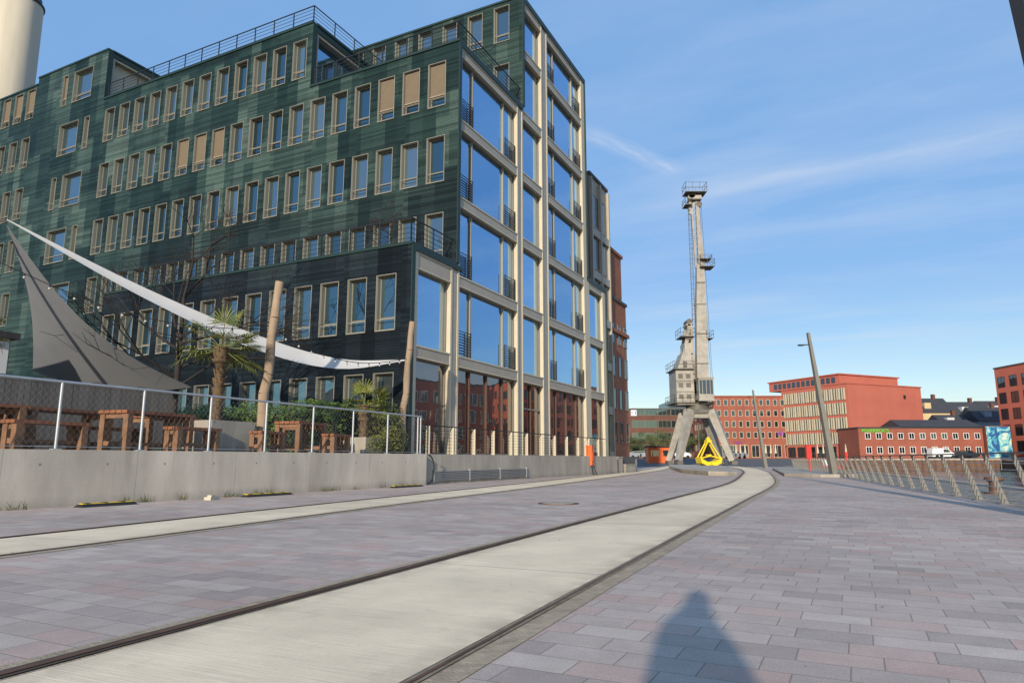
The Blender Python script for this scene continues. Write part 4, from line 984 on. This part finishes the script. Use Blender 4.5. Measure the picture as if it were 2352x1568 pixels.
rt=root('boat',(55.5,121,WZ),.1,'small red boat moored at the sheet pile wall','boat'); m=MB(); prof=[(-2,-.8),(1.4,-.8),(2.6,0),(1.4,.8),(-2,.8)]
m.add([(x*.85,y*.7,-.2) for x,y in prof]+[(x,y,.9) for x,y in prof],[(4,3,2,1,0),(5,6,7,8,9)]+[(i,(i+1)%5,5+(i+1)%5,5+i) for i in range(5)]); part('hull',m,[REDP],rt); m=MB(); m.box(-1.2,.5,-.5,.5,.9,1.9); part('cabin',m,[WHITE],rt)
for u in (1692,1702,1713,1760,1772,1783,1880,1893,1906,1945):
    X=YB(u,131); m=MB(); m.cyl((0,0,0),(0,0,1.0),.04,.04,6); m.cyl((0,0,1.0),(0,0,2.7),.22,.06,8,1)
    single('parasol',m,[DARK,CREAM],(X,131,FZ),0,'closed cream parasol on the far quay terrace','parasol','closed parasols on the far quay')
FT=leafmat('spring_leaf',(.06,.085,.02),(.15,.155,.045),.6)
def tree(X,Y,z,H,seed,label):
    rnd=random.Random(seed); rt=root('tree',(X,Y,z),0,label,'tree','small trees in front of the far offices')
    m=MB(); m.cyl((0,0,0),(0,0,H*.5),.14,.09,8)
    for _ in range(7): a=rnd.uniform(0,6.28); m.cyl((0,0,H*.35),(math.cos(a)*H*.2,math.sin(a)*H*.2,H*rnd.uniform(.6,.85)),.06,.02,5)
    part('trunk',m,[BARK],rt); m=MB()
    for _ in range(18):
        c=(rnd.gauss(0,H*.2),rnd.gauss(0,H*.2),H*rnd.uniform(.35,.92)); leafcloud(m,c,(H*.14,H*.14,H*.11),90,rnd,.13)
    part('crown',m,[FT],rt)
for i,(u,Y,H) in enumerate(((1448,150,5.5),(1462,155,4.5),(1478,150,5.8),(1500,158,5.6),(1520,150,6.4),(1540,156,5.8),(1565,150,6.4),(1590,155,5.6),(1612,150,6),(1632,150,4.8))): tree(YB(u,Y),Y,FZ,H,i,'young spring tree with thin yellow-green crown')

# ---------------------------------------------------------------- photographer (casts the foreground shadow)
ps=bpy.data.meshes.new('person'); J={'pel':(0,0,.98),'sp':(0,0,1.2),'ch':(0,0,1.42),'nk':(0,0,1.60),'hd':(0,.03,1.74),'ht':(0,.02,1.84),
 'sl':(-.14,0,1.48),'el':(-.20,.10,1.2),'wl':(-.10,.27,1.1),'sr':(.14,0,1.48),'er':(.20,.10,1.2),'wr':(.10,.27,1.1),
 'hl':(-.10,0,.92),'kl':(-.11,.03,.5),'al':(-.11,-.02,.08),'fl':(-.12,.15,.04),'hr':(.10,0,.92),'kr':(.11,.03,.5),'ar':(.11,-.02,.08),'fr':(.12,.15,.04)}
ks=list(J); ed=[('pel','sp'),('sp','ch'),('ch','nk'),('nk','hd'),('hd','ht'),('ch','sl'),('sl','el'),('el','wl'),('ch','sr'),('sr','er'),('er','wr'),('pel','hl'),('hl','kl'),('kl','al'),('al','fl'),('pel','hr'),('hr','kr'),('kr','ar'),('ar','fr')]
ps.from_pydata([J[k] for k in ks],[(ks.index(a),ks.index(b)) for a,b in ed],[])
po=bpy.data.objects.new('person',ps); C.objects.link(po); po.location=(-.24,-.5,.004); po.rotation_euler=(0,0,math.radians(-55))
sk=po.modifiers.new('s','SKIN'); rad={'pel':.19,'sp':.17,'ch':.14,'nk':.085,'hd':.09,'ht':.065,'sl':.08,'el':.06,'wl':.04,'sr':.08,'er':.06,'wr':.04,'hl':.1,'kl':.07,'al':.045,'fl':.04,'hr':.1,'kr':.07,'ar':.045,'fr':.04}
for i,k in enumerate(ks): ps.skin_vertices[0].data[i].radius=(rad[k],rad[k]); ps.skin_vertices[0].data[i].use_root=(k=='pel')
po.modifiers.new('u','SUBSURF').render_levels=2; ps.materials.append(P('dark_jacket',(.05,.06,.09),.8)); reg(po,'standing person in dark clothes holding hands at waist','person')

# ---------------------------------------------------------------- light, sky, camera
SUN_EL=math.radians(18); SUN_AZ=math.radians(195.5)
sd=Vector((math.sin(SUN_AZ)*math.cos(SUN_EL),math.cos(SUN_AZ)*math.cos(SUN_EL),math.sin(SUN_EL)))
sl=bpy.data.lights.new('sun','SUN'); sl.energy=5.0; sl.angle=math.radians(1.0); sl.color=(1,.89,.73)
so=bpy.data.objects.new('sun',sl); C.objects.link(so); so.rotation_euler=sd.to_track_quat('Z','Y').to_euler(); so.location=(0,-20,30)
wd=bpy.data.worlds.new('World'); bpy.context.scene.world=wd; wd.use_nodes=True; nt=wd.node_tree
bg=nt.nodes['Background']; sky=nt.nodes.new('ShaderNodeTexSky'); sky.sky_type='NISHITA'; sky.sun_disc=False; sky.sun_elevation=SUN_EL; sky.sun_rotation=SUN_AZ
sky.air_density=1.15; sky.dust_density=.5; sky.ozone_density=2.2
tc=nt.nodes.new('ShaderNodeTexCoord'); s=sep(nt,tc.outputs['Generated'])
hz=mixc(nt,mapr(nt,s[2],.02,.26,.12,.74),sky.outputs[0],(1.5,3.05,5.7))
zc=mth(nt,'MAXIMUM',s[2],.03); px=mth(nt,'DIVIDE',s[0],zc); py=mth(nt,'DIVIDE',s[1],zc)
def rotp(a,sx,sy):
    c_,s_=math.cos(a),math.sin(a)
    u=mth(nt,'ADD',mth(nt,'MULTIPLY',px,c_),mth(nt,'MULTIPLY',py,s_)); v=mth(nt,'SUBTRACT',mth(nt,'MULTIPLY',py,c_),mth(nt,'MULTIPLY',px,s_))
    return comb(nt,mth(nt,'MULTIPLY',u,sx),mth(nt,'MULTIPLY',v,sy))
n1=noise(nt,rotp(-.5,.6,1.5),1.0,9,.6); n2=noise(nt,rotp(.3,.25,.4),1.3,3)
cir=mth(nt,'MULTIPLY',mapr(nt,n1,.40,.8,0,.52),mapr(nt,n2,.34,.58,.2,1))
cir=mth(nt,'MULTIPLY',cir,mapr(nt,px,-.3,.6,.25,1))
wob=mth(nt,'MULTIPLY',mth(nt,'SUBTRACT',noise(nt,rotp(0,1,1),1.6,4),.5),.16)
d1=mth(nt,'SUBTRACT',mth(nt,'ADD',mth(nt,'ADD',mth(nt,'MULTIPLY',px,.553),mth(nt,'MULTIPLY',py,.833)),wob),2.48)
st1=mth(nt,'MULTIPLY',mapr(nt,mth(nt,'ABSOLUTE',d1),0,.19,.32,0),mapr(nt,noise(nt,rotp(-.58,1.2,5),1.5,5),.3,.65,.2,1)); st1=mth(nt,'MULTIPLY',st1,mapr(nt,px,.4,.9,0,1))
d2=mth(nt,'SUBTRACT',mth(nt,'ADD',mth(nt,'MULTIPLY',px,-.637),mth(nt,'MULTIPLY',py,.772)),1.381); al=mth(nt,'ADD',mth(nt,'MULTIPLY',px,.772),mth(nt,'MULTIPLY',py,.637))
st2=mth(nt,'MULTIPLY',mapr(nt,mth(nt,'ABSOLUTE',mth(nt,'ADD',d2,mth(nt,'MULTIPLY',wob,.2))),0,.06,.4,0),mth(nt,'MULTIPLY',mapr(nt,al,1.35,1.5,0,1),mapr(nt,al,1.85,1.93,1,0)))
st2=mth(nt,'MULTIPLY',st2,mapr(nt,noise(nt,rotp(.7,6,30),1.5,4),.3,.65,.3,1))
f=mth(nt,'ADD',mth(nt,'ADD',cir,st1),st2,clamp=True)
f=mth(nt,'MULTIPLY',f,mapr(nt,s[2],.02,.14,.3,1))
col=mixc(nt,f,hz,(4.6,5.1,5.9))
nt.links.new(col,bg.inputs[0]); bg.inputs[1].default_value=.15
cd=bpy.data.cameras.new('camera'); cd.lens=24; cd.sensor_width=36; cd.clip_end=5000; cd.clip_start=.05
co=bpy.data.objects.new('camera',cd); C.objects.link(co); co.location=(0,0,.9); co.rotation_euler=(math.radians(99.77),0,0); bpy.context.scene.camera=co
vs=bpy.context.scene.view_settings; vs.view_transform='Standard'; vs.look='None'; vs.exposure=0
